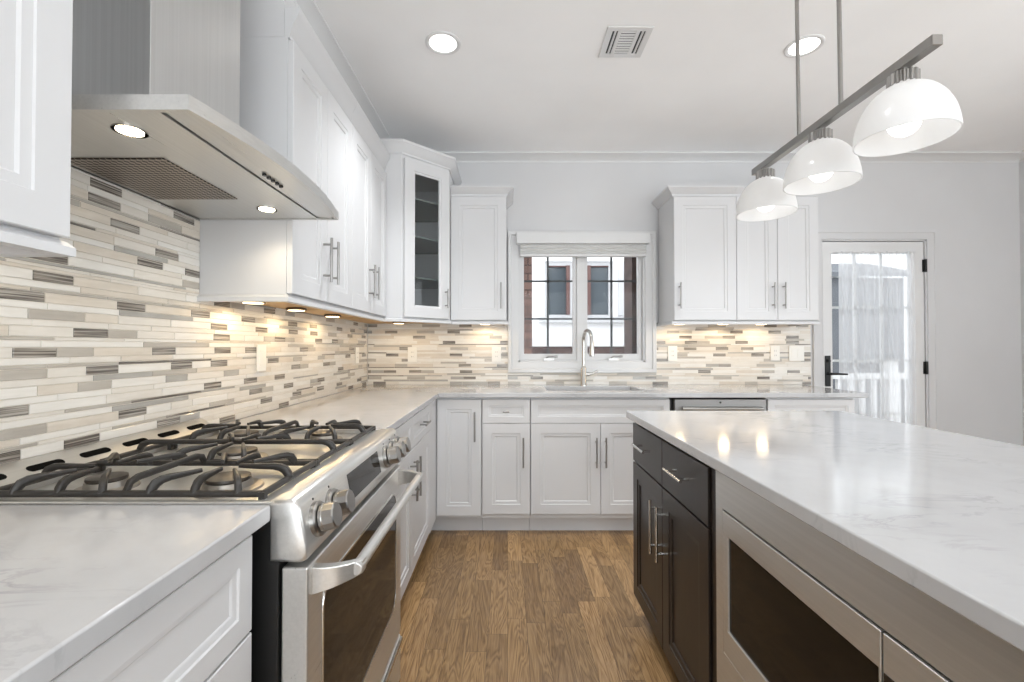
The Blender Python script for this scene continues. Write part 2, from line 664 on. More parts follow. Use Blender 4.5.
# soffit over the left wall cabinets and crown trims
SF = -0.90
struct(MB().box(XL, SF, YR, YB, 2.56, ZC).build('trim_1', M['ceil'], smooth=False))
cp = [(-0.01, ZC - 0.062), (0.004, ZC - 0.062), (0.006, ZC - 0.05), (0.014, ZC - 0.045), (0.05, ZC - 0.014), (0.062, ZC - 0.012), (0.062, ZC), (-0.01, ZC)]
mb = MB()
sweep(mb, [(SF, YB), (XR, YB), (XR, YR)], [(o, z) for o, z in cp])
struct(mb.build('trim_2', M['trim']))
mb = MB()
sweep(mb, [(SF, YR), (SF, YB)], [(o * 0.9, z) for o, z in cp])
struct(mb.build('trim_3', M['trim']))
bp = [(0, 0), (0.014, 0), (0.014, 0.10), (0.008, 0.12), (0, 0.125)]
mb = MB()
sweep(mb, [(3.36, YB), (XR, YB), (XR, YR)], bp)
struct(mb.build('baseboard_right', M['trim']))

# ------------------------------------------------------------------ kitchen window
win = MB()
# casing: flat with raised outer edge, mitred
ring = lambda a, d: [(WX0 - a, YB - d, WZ0 - a), (WX1 + a, YB - d, WZ0 - a), (WX1 + a, YB - d, WZ1 + a), (WX0 - a, YB - d, WZ1 + a)]
rg = [ring(0, 0.0), ring(0, 0.014), ring(0.01, 0.016), ring(0.05, 0.018), ring(0.055, 0.026), ring(0.078, 0.03), ring(0.083, 0.026), ring(0.083, 0.0)]
vr = [[win.v(p) for p in r] for r in rg]
for a, b in zip(vr, vr[1:]):
    for i in range(4):
        j = (i + 1) % 4
        win.f([a[i], a[j], b[j], b[i]])
# jamb liner and mullion
for b in ((WX0, WX0 + 0.014, WZ0, WZ1), (WX1 - 0.014, WX1, WZ0, WZ1), (WX0, WX1, WZ0, WZ0 + 0.014), (WX0, WX1, WZ1 - 0.014, WZ1)):
    win.box(b[0], b[1], YB, YB + 0.12, b[2], b[3])
win.box(0.546, 0.602, YB + 0.02, YB + 0.1, WZ0, WZ1)
w1 = struct(win.build('window_1', M['trim'], None, 0.0015))
for k, (a, b) in enumerate(((WX0 + 0.014, 0.546), (0.602, WX1 - 0.014))):
    s = MB()
    y0, y1 = YB + 0.035, YB + 0.075
    fw, fb = 0.03, 0.05
    s.cells([a, a + fw, b - fw, b], [WZ0 + 0.014, WZ0 + 0.014 + fb, WZ1 - 0.055, WZ1 - 0.014], lambda i, j: not (i == 1 and j == 1), y0, y1, lambda x, z, y: (x, y, z))
    so = s.build('sash', M['trim'], w1, 0.003)
    MB().box(a + fw - 0.004, b - fw + 0.004, YB + 0.058, YB + 0.062, WZ0 + 0.06, WZ1 - 0.05).build('glass', M['glass'], so, smooth=False)
    g = MB()
    mxx = a + fw + (0.192 if k == 0 else 0.196)
    g.box(mxx - 0.008, mxx + 0.008, YB + 0.064, YB + 0.071, WZ0 + 0.06, WZ1 - 0.05)
    for z in (1.432, 1.733):
        g.box(a + fw, b - fw, YB + 0.064, YB + 0.071, z - 0.007, z + 0.007)
    g.build('muntin', mat('bronze_muntin_%d' % k, (60, 62, 64), 0.5), so, smooth=False)
    c = MB()
    cx = (a + b) / 2
    c.box(cx - 0.04, cx + 0.04, YB + 0.008, YB + 0.03, WZ0 + 0.014, WZ0 + 0.03)
    c.tube([(cx - 0.02, YB + 0.018, WZ0 + 0.03), (cx + 0.0, YB + 0.012, WZ0 + 0.045), (cx + 0.05, YB + 0.01, WZ0 + 0.044)], 0.005)
    c.cyl((cx + 0.045, YB + 0.01, WZ0 + 0.044), (cx + 0.07, YB + 0.01, WZ0 + 0.044), 0.008)
    c.build('crank', M['nickel'], so)

# blind
bl = thing('roller_blind', 'raised white fabric blind with flat cassette at top of the kitchen window', 'blind', (0.58, YB - 0.04, 2.09))
MB().box(0.068, 1.092, YB - 0.085, YB - 0.001, 2.004, 2.088).build('cassette', M['trim'], bl, 0.004)
mb = MB()
prof = []
for i in range(7):
    z = 2.004 - i * 0.013
    prof.append((YB - 0.05 - (0.012 if i % 2 else 0.0), z))
for i in range(6, -1, -1):
    z = 2.004 - i * 0.013
    prof.append((YB - 0.02 + (0.008 if i % 2 else 0.0), z))
mb.loft([[(0.10, y, z) for y, z in prof], [(1.07, y, z) for y, z in prof]])
mb.build('fabric', M['blind'], bl, smooth=False)
MB().box(0.10, 1.07, YB - 0.06, YB - 0.018, 1.908, 1.926).build('bottom_rail', M['trim'], bl, 0.003)
for x in (0.24, 0.47, 0.71, 0.95):
    MB().cyl((x, YB - 0.064, 2.004), (x, YB - 0.064, 1.918), 0.0022, n=6).build('lift_cord', M['blind'], bl)

# ------------------------------------------------------------------ garden door
dr = MB()
pr = [(0, 0), (0.018, 0.002), (0.02, 0.05), (0.026, 0.055), (0.026, 0.075), (0, 0.075)]
# casing: left leg, head, right leg with mitred corners
def casing(mb, x0, x1, z1, w, t):
    def ringc(a, d):
        return [(x0 - a, YB - d, 0.0), (x0 - a, YB - d, z1 + a), (x1 + a, YB - d, z1 + a), (x1 + a, YB - d, 0.0)]
    rs = [ringc(0, 0), ringc(0, t * .55), ringc(w * .7, t * .7), ringc(w * .75, t), ringc(w, t), ringc(w, 0)]
    vs = [[mb.v(p) for p in r] for r in rs]
    for a, b in zip(vs, vs[1:]):
        for i in range(3):
            mb.f([a[i], a[i + 1], b[i + 1], b[i]])
    for i in (0, 3):
        mb.f([v[i] for v in vs])
casing(dr, DX0, DX1, DZ1, 0.07, 0.016)
for b in ((DX0, DX0 + 0.012, 0, DZ1), (DX1 - 0.012, DX1, 0, DZ1), (DX0, DX1, DZ1 - 0.012, DZ1)):
    dr.box(b[0], b[1], YB, YB + 0.13, b[2], b[3])
d1 = struct(dr.build('door_1', M['wall'], None, 0.001))
LX0, LX1, LZ0, LZ1 = DX0 + 0.016, DX1 - 0.018, 0.012, DZ1 - 0.018
GX0, GX1, GZ0, GZ1 = 2.545, 3.17, 0.26, 1.945
lf = MB().cells([LX0, GX0, GX1, LX1], [LZ0, GZ0, GZ1, LZ1], lambda i, j: not (i == 1 and j == 1), YB + 0.004, YB + 0.048, lambda x, z, y: (x, y, z))
leaf = lf.build('leaf', M['trim'], d1, 0.003)
MB().box(GX0 - 0.004, GX1 + 0.004, YB + 0.024, YB + 0.03, GZ0 - 0.004, GZ1 + 0.004).build('glass', M['glass'], leaf, smooth=False)
mb = MB()
for z in (0.68, 1.10, 1.52):
    mb.box(GX0, GX1, YB + 0.031, YB + 0.042, z - 0.009, z + 0.009)
for x in (GX0 + 0.2, GX0 + 0.41):
    mb.box(x - 0.009, x + 0.009, YB + 0.031, YB + 0.042, GZ0, GZ1)
mb.build('muntin', M['trim'], leaf, smooth=False)
for z in (1.845, 1.045, 0.25):
    mb = MB()
    mb.cyl((DX1 - 0.014, YB - 0.008, z - 0.05), (DX1 - 0.014, YB - 0.008, z + 0.05), 0.0095)
    mb.box(DX1 - 0.032, DX1 + 0.006, YB - 0.004, YB + 0.003, z - 0.048, z + 0.048)
    mb.build('hinge', M['hardware'], leaf)
mb = MB()
mb.box(2.482, 2.524, YB - 0.006, YB + 0.005, 0.90, 1.14)
hp = mb.build('handle_plate', M['hardware'], leaf, 0.004)
mb = MB()
mb.cyl((2.503, YB + 0.0, 1.0), (2.503, YB - 0.05, 1.0), 0.010)
mb.tube([(2.500, YB - 0.05, 1.0), (2.53, YB - 0.052, 1.0), (2.62, YB - 0.05, 0.998)], [0.009, 0.009, 0.007])
mb.cyl((2.503, YB - 0.005, 1.10), (2.503, YB - 0.02, 1.10), 0.012)
mb.build('lever', M['hardware'], hp)

# sheer curtain on the door
cu = thing('sheer_curtain', 'white sheer curtain gathered on rods over the glass door', 'curtain', (2.9, YB - 0.01, 1.95))
mb = MB()
rows, colsn = 24, 150
c0, c1 = 2.585, 3.178
vv = []
for j in range(rows + 1):
    z = 1.955 - (1.955 - 0.27) * j / rows
    rw = []
    for i in range(colsn + 1):
        t = i / colsn
        x = c0 + (c1 - c0) * t
        y = YB - 0.012 + 0.005 * math.sin(t * 95 + 1.5 * math.sin(t * 11)) + 0.003 * math.sin(t * 41 + z * 2)
        rw.append(mb.v((x, y, z)))
    vv.append(rw)
for j in range(rows):
    for i in range(colsn):
        mb.f([vv[j][i], vv[j][i + 1], vv[j + 1][i + 1], vv[j + 1][i]])
mb.build('fabric', M['sheer'], cu, recalc=False)
for z in (1.95, 0.275):
    MB().cyl((2.56, YB - 0.012, z), (3.19, YB - 0.012, z), 0.0045).build('rod', M['trim'], cu)

# ------------------------------------------------------------------ rear and side windows (out of view, added for fill light, seen in reflections)
def fill_window(name, mp, a, b, z0, z1):
    mb = MB()
    n = 3
    f = 0.05
    us = [a, a + f]
    for k in range(1, n):
        c = a + (b - a) * k / n
        us += [c - f / 2, c + f / 2]
    us += [b - f, b]
    zz = [z0, z0 + f, z1 - f, z1]
    mb.cells(us, zz, lambda i, j: not (i % 2 == 1 and j == 1), 0.04, 0.09, mp)
    w = struct(mb.build(name, M['trim'], None, 0.003))
    MB().cells([a, b], [z0, z1], lambda i, j: True, 0.062, 0.066, mp).build('glass', M['glass'], w, smooth=False)
fill_window('fill_window_2', lambda u, z, d: (u, YR - d, z), -0.9, 3.85, 0.2, 2.5)
fill_window('fill_window_3', lambda u, z, d: (XR + d, u, z), -1.4, 2.0, 0.55, 2.35)

# ------------------------------------------------------------------ tile backsplash


def mosaic(mb, u0, u1, z0, z1, P, rnd, zcut=None):
    """P(u,z,d) -> point. rows of thick mixed, medium and thin strips"""
    z = 0.9152
    k = 0
    pat = [(0.0225, 'mix'), (0.0145, 'long'), (0.0225, 'mix'), (0.0075, 'thin'), (0.0145, 'cream'), (0.0225, 'mix'), (0.0145, 'long'), (0.0075, 'thin'), (0.0225, 'mix'), (0.0145, 'cream')]
    g = 0.0016

    def tile(a, b, za, zb, mi, th):
        a, b = max(a, u0), min(b, u1)
        za, zb = max(za, z0), min(zb, z1)
        if b - a < 0.003 or zb - za < 0.003:
            return
        r = [(a, za), (b, za), (b, zb), (a, zb)]
        e = 0.0008
        r2 = [(a + e, za + e), (b - e, za + e), (b - e, zb - e), (a + e, zb - e)]
        v0 = [mb.v(P(u, w, 0.004)) for u, w in r]
        v1 = [mb.v(P(u, w, th - e)) for u, w in r]
        v2 = [mb.v(P(u, w, th)) for u, w in r2]
        for A, B in ((v0, v1), (v1, v2)):
            for i in range(4):
                j = (i + 1) % 4
                mb.f([A[i], A[j], B[j], B[i]], mi)
        mb.f(v2, mi)
    while z < z1:
        h, kind = pat[k % len(pat)]
        u = u0 - rnd.random() * 0.25
        last = None
        while u < u1:
            if kind == 'mix':
                if last in ('d', 't') and rnd.random() < 0.78:
                    t = 'c'
                else:
                    t = rnd.choices(['c', 'd', 't', 'g'], [0.40, 0.42, 0.12, 0.06])[0]
                    if t == last == 'd':
                        t = 't'
                L = {'c': rnd.choice([0.10, 0.15, 0.20, 0.2]), 'd': 0.098, 't': rnd.choice([0.098, 0.14]), 'g': 0.098}[t]
                th = 0.0060
            elif kind == 'long':
                t = rnd.choices(['c', 'g', 't'], [0.70, 0.18, 0.12])[0]
                L = rnd.choice([0.2, 0.3, 0.3])
                th = 0.0056
            elif kind == 'thin':
                t = rnd.choices(['c', 'D', 'g', 't'], [0.46, 0.24, 0.1, 0.2])[0]
                L = rnd.choice([0.2, 0.3])
                th = 0.0056
            else:
                t = rnd.choices(['c', 't'], [0.92, 0.08])[0]
                L = rnd.choice([0.2, 0.3, 0.15])
                th = 0.0056
            mi = {'c': rnd.choices([1, 2, 3], [0.45, 0.35, 0.2])[0], 'd': 4, 'D': 4, 't': 5, 'g': 6}[t]
            tile(u, u + L - g, z, z + h, mi, th)
            last = t
            u += L
        z += h + g
        k += 1


TM = [M['grout']] + T_CREAM + [T_DARK, T_TAUPE, T_GREY]
rn = random.Random(21)
PL = lambda u, z, d: (XL + 0.001 + d, u, z)
PB = lambda u, z, d: (u, YB - 0.001 - d, z)
mb = MB()
mb.box(XL + 0.0005, XL + 0.0045, -0.4, YB - 0.001, 0.9152, 1.395)
mb.box(XL + 0.0005, XL + 0.0045, 0.835, 1.612, 1.395, 1.72)
mosaic(mb, -0.4, YB - 0.012, 0.9152, 1.395, PL, rn)
mosaic(mb, 0.835, 1.612, 1.3952, 1.72, PL, rn)
tag(mb.build('backsplash', TM, smooth=False, recalc=False), 'long strip mosaic backsplash running along the wall behind the range', 'backsplash')
mb = MB()
rn = random.Random(5)
for (a, b, za, zb) in ((XL + 0.01, 0.001, 0.9152, 1.395), (0.001, 1.16, 0.9152, 1.006), (1.16, 2.367, 0.9152, 1.395)):
    mb.box(a, b, YB - 0.0045, YB - 0.0005, za, zb)
    mosaic(mb, a, b, za, zb, PB, rn)
tag(mb.build('backsplash', TM, smooth=False, recalc=False), 'strip mosaic backsplash on the window wall behind the sink', 'backsplash')

# ------------------------------------------------------------------ upper cabinets
FL = Face((-0.766, 0, 0), (0, 1, 0), (1, 0, 0))      # left run upper door plane
FB = Face((0, 3.22, 0), (1, 0, 0), (0, -1, 0))       # back run upper door plane
ZU0, ZU1 = 1.395, 2.30
OV = 0.0015


def under(mb_parent, F, u0, u1, depth, z):
    mb = MB()
    F.box(mb, u0 + 0.018, u1 - 0.018, z, z + 0.004, -depth + 0.02, -0.04)
    return mb.build('bottom_panel', M['plywood'], mb_parent, smooth=False)


def upper(label, F, u0, u1, splits, hinges, crown_path, rail_path, depth=0.332, z0=ZU0, z1=None, group=None, dz0=None, ends=(0.0, 0.0)):
    z1 = z1 or (2.318 if F is FL else 2.288)
    base = F.p((u0 + u1) / 2, z0, -depth / 2)
    t = thing('wall_cabinet', label, 'cabinet', base, group)
    mb = MB()
    F.box(mb, u0, u1, z0, z1, -depth + 0.002, -0.021)
    mb.build('body', M['cab'], t, 0.001)
    under(t, F, u0, u1, depth, z0 - 0.004)
    us = [u0 + ends[0]] + splits + [u1 - ends[1]]
    for k in range(len(us) - 1):
        a, b = us[k] + OV, us[k + 1] - OV
        mb = MB()
        panel(mb, F, a, b, z0 + 0.004, z1 - 0.012)
        d = mb.build('door', M['cab'], t)
        hu = b - 0.036 if hinges[k] == 'l' else a + 0.036
        pull(F, hu, z0 + 0.175, 0.185, False, d)
    if crown_path:
        mb = MB()
        sweep(mb, crown_path, CROWN(z1 - 0.002, 0.112 if F is FL else 0.06, 0.04 if F is FL else 0.05))
        if F is FL and u0 == UA0:
            F.box(mb, u0, u1 - 0.0005, z1 + 0.0005, z1 + 0.182, -depth + 0.002, -0.034)
        mb.build('crown_moulding', M['cab'], t)
    if rail_path:
        mb = MB()
        sweep(mb, rail_path, RAIL(z0 - 0.026, z0 - 0.001))
        mb.build('light_rail', M['cab'], t)
    return t


XF = -0.766 - 0.021
YF = 3.22 + 0.021
XW = XL + 0.002
UA0, UA1, UB1 = 1.614, 2.238, 2.872
NEAR0, NEAR1 = 0.045, 0.797
upper('white wall cabinet cut by the photo edge, beside the range hood near the camera', FL, NEAR0, NEAR1, [0.425], ['l', 'r'],
      [(XW, NEAR1), (XF, NEAR1), (XF, NEAR0)][::-1], [(XF, NEAR0), (XF, NEAR1), (XW, NEAR1)])
upper('white two-door wall cabinet directly beyond the steel range hood', FL, UA0, UA1, [1.926], ['l', 'r'],
      [(XF, UA0 + 0.0005), (XF, UA1 - 0.0005)], [(XW, UA0), (XF, UA0), (XF, UA1 - 0.0005)])
upper('white two-door wall cabinet between hood-side cabinet and glass-fronted corner cabinet', FL, UA1 + 0.0005, UB1, [2.55], ['l', 'r'],
      [(XF, UA1 + 0.0005), (XF, UB1)], [(XF, UA1 + 0.0005), (XF, UB1)])

# corner cabinet with diagonal glass door
P1, P2 = Vector((-0.673, 2.876)), Vector((-0.406, 3.135))
t = thing('corner_cabinet', 'tall white diagonal corner wall cabinet with a glass door and shelves', 'cabinet', (-0.85, 3.3, ZU0))
CZ1 = 2.440
poly = [(XW, 2.876), (P1.x, P1.y), (P2.x, P2.y), (P2.x, YB - 0.002), (XW, YB - 0.002)]
U = (P2 - P1).normalized()
FD = Face((P1.x, P1.y, 0), (U.x, U.y, 0), (U.y, -U.x, 0))
wd = (P2 - P1).length
mb = MB()
th = 0.018
# shell: sides, back, top, bottom, with the diagonal open
def wallseg(a, b, nrm, z0, z1):
    a, b, nrm = Vector(a), Vector(b), Vector(nrm) * th
    mb.prism([(a.x, a.y, z0), (b.x, b.y, z0), (b.x + nrm.x, b.y + nrm.y, z0), (a.x + nrm.x, a.y + nrm.y, z0)], (0, 0, z1 - z0))
wallseg(poly[0], poly[1], (0, 1), ZU0, CZ1)
wallseg(poly[2], poly[3], (-1, 0), ZU0, CZ1)
wallseg(poly[3], poly[4], (0, -1), ZU0, CZ1)
wallseg(poly[4], poly[0], (1, 0), ZU0, CZ1)
ctr = (-0.85, 3.3)
lid = [(p[0] + (ctr[0] - p[0]) * 0.02, p[1] + (ctr[1] - p[1]) * 0.02) for p in poly]
mb.prism([(p[0], p[1], ZU0 + 0.001) for p in lid], (0, 0, th))
mb.prism([(p[0], p[1], CZ1 - th - 0.001) for p in lid], (0, 0, th))
# face frame on the diagonal
for (a, b, z0, z1) in ((0, 0.03, ZU0, CZ1), (wd - 0.03, wd, ZU0, CZ1), (0.03, wd - 0.03, ZU0, ZU0 + 0.03), (0.03, wd - 0.03, CZ1 - 0.04, CZ1)):
    FD.box(mb, a, b, z0, z1, -0.02, -0.0005)
mb.build('body', M['cab'], t, 0.001)
mb = MB()
FD2 = Face(FD.p(0, 0, 0.021), FD.U, FD.N)
panel(mb, FD2, 0.012, wd - 0.012, ZU0 + 0.004, CZ1 - 0.03, w1=0.066, w2=0.08, opening=True)
d = mb.build('door', M['cab'], t)
mb = MB()
FD2.box(mb, 0.012 + 0.076, wd - 0.012 - 0.076, ZU0 + 0.078, CZ1 - 0.03 - 0.074, -0.014, -0.010)
mb.build('glass', M['cab_glass'], d, smooth=False)
pull(FD2, wd - 0.045, ZU0 + 0.14, 0.13, False, d)
for z in (1.66, 1.93, 2.18):
    q = [(XW + 0.02, 2.90), (-0.692, 2.90), (-0.43, 3.155), (-0.43, YB - 0.022), (XW + 0.02, YB - 0.022)]
    MB().prism([(p[0], p[1], z) for p in q], (0, 0, 0.010)).build('shelf', mat('glass_shelf_%d' % int(z * 100), (120, 128, 126), 0.1), t, smooth=False)
mb = MB()
sweep(mb, [(XW + 0.05, P1.y), (P1.x, P1.y), (P2.x, P2.y), (P2.x, YB - 0.002)], CROWN(CZ1 - 0.006, 0.078, 0.045))
mb.build('crown_moulding', M['cab'], t)
mb = MB()
sweep(mb, [(XF, P1.y), (P1.x, P1.y), (P2.x, P2.y), (P2.x, 3.22)], RAIL(ZU0 - 0.026, ZU0 - 0.001))
mb.build('light_rail', M['cab'], t)
mb = MB()
mb.prism([(p[0], p[1], ZU0 - 0.005) for p in [(XW + 0.02, 2.9), (-0.688, 2.9), (-0.424, 3.16), (-0.424, YB - 0.02), (XW + 0.02, YB - 0.02)]], (0, 0, 0.004))
mb.build('bottom_panel', M['plywood'], t, smooth=False)

# back run uppers
BL0, BL1 = -0.4035, -0.008
upper('narrow white single-door wall cabinet between glass corner cabinet and kitchen window', FB, BL0, BL1, [], ['l'],
      [(BL0, YF), (BL1, YF), (BL1, YB - 0.002)], [(BL0, YF), (BL1, YF), (BL1, YB - 0.002)])
R0, R1, R2 = 1.180, 1.624, 2.206
upper('white single-door wall cabinet just beside the kitchen window, handle by the window', FB, R0, R1, [], ['r'],
      [(R0, YB - 0.002), (R0, YF), (R1 - 0.0005, YF)], [(R0, YB - 0.002), (R0, YF), (R1 - 0.0005, YF)])
upper('white two-door wall cabinet nearest the glass garden door', FB, R1 + 0.0005, R2, [1.915], ['l', 'r'],
      [(R1 + 0.0005, YF), (R2, YF), (R2, YB - 0.002)], [(R1 + 0.0005, YF), (R2, YF), (R2, YB - 0.002)])

# ------------------------------------------------------------------ under-cabinet puck lights
def puck(x, y, label, power, z=None):
    z = ZU0 - 0.0045 if z is None else z
    t = thing('puck_light', label, 'light', (x, y, z), 'puck lights under the wall cabinets')
    mb = MB()
    mb.lathe([(0.045, -0.012), (0.045, -0.003), (0.04, 0)], (x, y, z), n=24)
    mb.build('housing', M['puck'], t)
    MB().lathe([(0.036, -0.0135), (0.036, -0.0115)], (x, y, z), n=24).build('lens', M['warm'], t)
    l = bpy.data.lights.new('puck_glow', 'SPOT')
    l.energy, l.color = power, (1.0, 0.74, 0.42)
    l.spot_size, l.spot_blend, l.shadow_soft_size = math.radians(176), 0.25, 0.035
    o = bpy.data.objects.new('puck_glow', l)
    COL.objects.link(o)
    o.location = (x, y, z - 0.02)
    return t


PW_ = 2.6
puck(-0.985, 1.76, 'lit warm puck light under the wall cabinet, first beyond the range hood', PW_)
puck(-0.985, 2.12, 'lit warm puck light under the hood-side wall cabinet, away from the hood', PW_)
puck(-0.985, 2.56, 'lit warm puck light under the cabinet beside the glass corner cabinet', PW_)
puck(-0.78, 3.26, 'lit warm puck light under the glass corner cabinet', PW_, ZU0 - 0.0065)
puck(-0.17, 3.44, 'lit warm puck light under the narrow cabinet beside the window', PW_ * 0.7)
puck(1.30, 3.44, 'lit warm puck light under the single-door cabinet right of the window', PW_ * 0.55)
puck(1.63, 3.44, 'lit warm puck light under the seam between the two right-hand cabinets', PW_ * 0.55)
puck(1.92, 3.44, 'lit warm puck light under the two-door cabinet nearest the garden door', PW_ * 0.55)

# ------------------------------------------------------------------ base cabinets
FLB = Face((-0.458, 0, 0), (0, 1, 0), (1, 0, 0))
FBB = Face((0, 2.93, 0), (1, 0, 0), (0, -1, 0))
ZT = 0.883      # top of carcasses
TK = 0.105
DR0, DR1 = 0.717, 0.872


def base_cab(name, label, F, u0, u1, fronts, depth=0.60, m=None, hm=None, toe_end=(0, 0), body_u=None, group=None, toe=True):
    """fronts: (kind, u0, u1, z0, z1, handle) ; handle: None, ('v',u,z,L), ('h',u,z,L), ('k',u,z)"""
    m = m or M['cab']
    t = thing(name, label, 'cabinet', F.p((u0 + u1) / 2, 0, -depth / 2), group)
    mb = MB()
    b0, b1 = body_u or (u0, u1)
    F.box(mb, b0, b1, TK, ZT, -depth, -0.021)
    mb.build('body', m, t, 0.001)
    if toe:
        mb = MB()
        F.box(mb, b0, b1, 0.0, TK, -depth + 0.02, -0.085)
        mb.build('toe_kick', m, t)
    for kind, a, b, z0, z1, h in fronts:
        mb = MB()
        small = (z1 - z0) < 0.2
        if kind == 'slab':
            panel(mb, F, a + OV, b - OV, z0 + OV, z1 - OV, flat=True)
        elif small:
            panel(mb, F, a + OV, b - OV, z0 + OV, z1 - OV, w1=0.04, w2=0.055, drop=0.008)
        else:
            panel(mb, F, a + OV, b - OV, z0 + OV, z1 - OV)
        d = mb.build({'door': 'door', 'drawer': 'drawer', 'slab': 'drawer', 'false': 'false_front', 'filler': 'filler'}[kind], m, t)
        if h:
            if h[0] in 'vh':
                pull(F, h[1], h[2], h[3], h[0] == 'h', d, m=hm)
            else:
                mb = MB()
                mb.cyl(F.p(h[1], h[2], -0.001), F.p(h[1], h[2], 0.022), 0.005)
                mb.cyl(F.p(h[1] - 0.02, h[2], 0.025), F.p(h[1] + 0.02, h[2], 0.025), 0.006)
                mb.build('knob', M['nickel'], d)
    return t


base_cab('base_cabinet', 'white drawer cabinet with framed fronts, near the camera before the range', FLB, -0.10, 0.826,
         [('drawer', -0.10, 0.824, 0.70, 0.872, None), ('drawer', -0.10, 0.824, 0.415, 0.698, None), ('drawer', -0.10, 0.824, TK + 0.01, 0.413, None)])
base_cab('base_cabinet', 'white base cabinet with two drawers over two doors, beyond the range', FLB, 1.62, 2.70,
         [('drawer', 1.625, 2.187, DR0, DR1, ('k', 1.92, 0.79)), ('drawer', 2.187, 2.70, DR0, DR1, ('h', 2.44, 0.80, 0.13)),
          ('door', 1.625, 2.187, TK + 0.012, DR0, ('v', 2.148, 0.58, 0.19)), ('door', 2.187, 2.70, TK + 0.012, DR0, ('v', 2.226, 0.58, 0.19))])
t = base_cab('base_cabinet', 'white full-height-door base cabinet in the inner corner of the counters', FBB, -0.455, -0.167,
             [('door', -0.455, -0.169, TK + 0.02, DR1, ('v', -0.21, 0.70, 0.19))], body_u=(-1.0, -0.167))
mb = MB()
FLB.box(mb, 2.703, 2.93, TK, ZT, -0.05, -0.002)
mb.build('filler', M['cab'], t)
base_cab('base_cabinet', 'narrow white base cabinet with one drawer and door, beside the sink cabinet', FBB, -0.165, 0.145,
         [('drawer', -0.163, 0.145, DR0, DR1, ('k', -0.01, 0.795)), ('door', -0.163, 0.145, TK + 0.03, DR0, ('v', 0.10, 0.535, 0.19))])
base_cab('base_cabinet', 'wide white sink cabinet with false front and two doors under the window', FBB, 0.147, 1.046,
         [('false', 0.149, 1.044, DR0, DR1, None), ('door', 0.149, 0.597, TK + 0.03, DR0, ('v', 0.567, 0.535, 0.19)), ('door', 0.597, 1.044, TK + 0.03, DR0, ('v', 0.627, 0.535, 0.19))])
base_cab('base_cabinet', 'white end cabinet beside the dishwasher, under the counter end by the garden door', FBB, 1.668, 2.236,
         [('drawer', 1.672, 2.232, DR0, DR1, None), ('door', 1.672, 2.232, TK + 0.03, DR0, None)])

# dishwasher
t = thing('dishwasher', 'stainless dishwasher with bar handle, mostly hidden behind the island', 'dishwasher', (1.36, 3.2, 0))
mb = MB()
mb.box(1.052, 1.664, 2.96, 3.5, 0.02, 0.868)
mb.build('tub', M['black'], t)
mb = MB()
mb.box(1.072, 1.660, 2.925, 2.96, TK, 0.872)
d = mb.build('door', M['steel_x'], t, 0.004)
mb = MB()
mb.cyl((1.11, 2.895, 0.815), (1.62, 2.895, 0.815), 0.011)
for x in (1.13, 1.60):
    mb.cyl((x, 2.926, 0.815), (x, 2.895, 0.815), 0.009)
mb.build('handle', M['nickel'], d)
MB().cyl((1.365, 2.925, 0.852), (1.365, 2.923, 0.852), 0.007).build('badge', M['black'], d)

# ------------------------------------------------------------------ worktops
EX = -0.44
mb = MB().box(XL + 0.012, EX, -0.35, 0.850, ZT + 0.001, 0.915)
tag(mb.build('worktop', M['quartz'], None, 0.004, 3), 'white quartz counter slab near the camera, beside the range', 'countertop')
xs = [XL + 0.012, EX, 0.27, 0.92, 2.303]
ys = [1.618, 2.904, 3.075, 3.415, YB - 0.011]
full = lambda i, j: (i == 0) or (j >= 1 and not (i == 2 and j == 2))
mb = MB().cells(xs, ys, full, ZT + 0.001, 0.915)
tag(mb.build('worktop', M['quartz'], None, 0.004, 3), 'L-shaped white quartz counter running from the range under the window', 'countertop')

# sink
t = thing('sink', 'stainless undermount sink set in the counter below the window', 'sink', (0.595, 3.245, 0.70))
mb = MB()
x0, x1, y0, y1 = 0.262, 0.928, 3.067, 3.423
def rr(ins, z, r=0.05, x0=x0, x1=x1, y0=y0, y1=y1):
    pts = []
    for cx, cy, a0 in ((x1 - ins - r, y1 - ins - r, 0), (x0 + ins + r, y1 - ins - r, 90), (x0 + ins + r, y0 + ins + r, 180), (x1 - ins - r, y0 + ins + r, 270)):
        for k in range(5):
            a = math.radians(a0 + k * 22.5)
            pts.append((cx + r * math.cos(a), cy + r * math.sin(a), z))
    return pts
mb.loft([rr(-0.02, 0.8825), rr(0, 0.8825), rr(0.006, 0.72), rr(0.03, 0.70), rr(0.14, 0.695)], cap0=False, cap1=True)
bs = mb.build('basin', M['steel_x'], t)
MB().lathe([(0.045, 0.0), (0.04, 0.004), (0.02, 0.002)], (0.595, 3.245, 0.695), n=24).build('drain', M['chrome'], bs)

# faucet
t = thing('faucet', 'tall brushed nickel gooseneck faucet with side lever behind the sink', 'faucet', (0.578, 3.468, 0.915))
fx, fy = 0.578, 3.468
mb = MB()
mb.lathe([(0.027, 0.0), (0.027, 0.006), (0.023, 0.012), (0.022, 0.13), (0.018, 0.14), (0.0145, 0.15)], (fx, fy, 0.915), n=24)
mb.build('base', M['faucet'], t)
mb = MB()
pts = [(fx, fy, 1.05), (fx, fy, 1.12), (fx, fy, 1.20)]
dxy = Vector((0.22, -1.0)).normalized()
R = 0.078
for k in range(0, 13):
    a = PI - PI * k / 12 * 1.0
    s = R + R * math.cos(a)
    pts.append((fx + dxy.x * s, fy + dxy.y * s, 1.255 + R * math.sin(a)))
pts.append((fx + dxy.x * (2 * R + 0.004), fy + dxy.y * (2 * R + 0.004), 1.235))
mb.tube(pts, 0.0125, n=16)
mb.build('spout', M['faucet'], t)
ex, ey = fx + dxy.x * (2 * R + 0.006), fy + dxy.y * (2 * R + 0.006)
mb = MB()
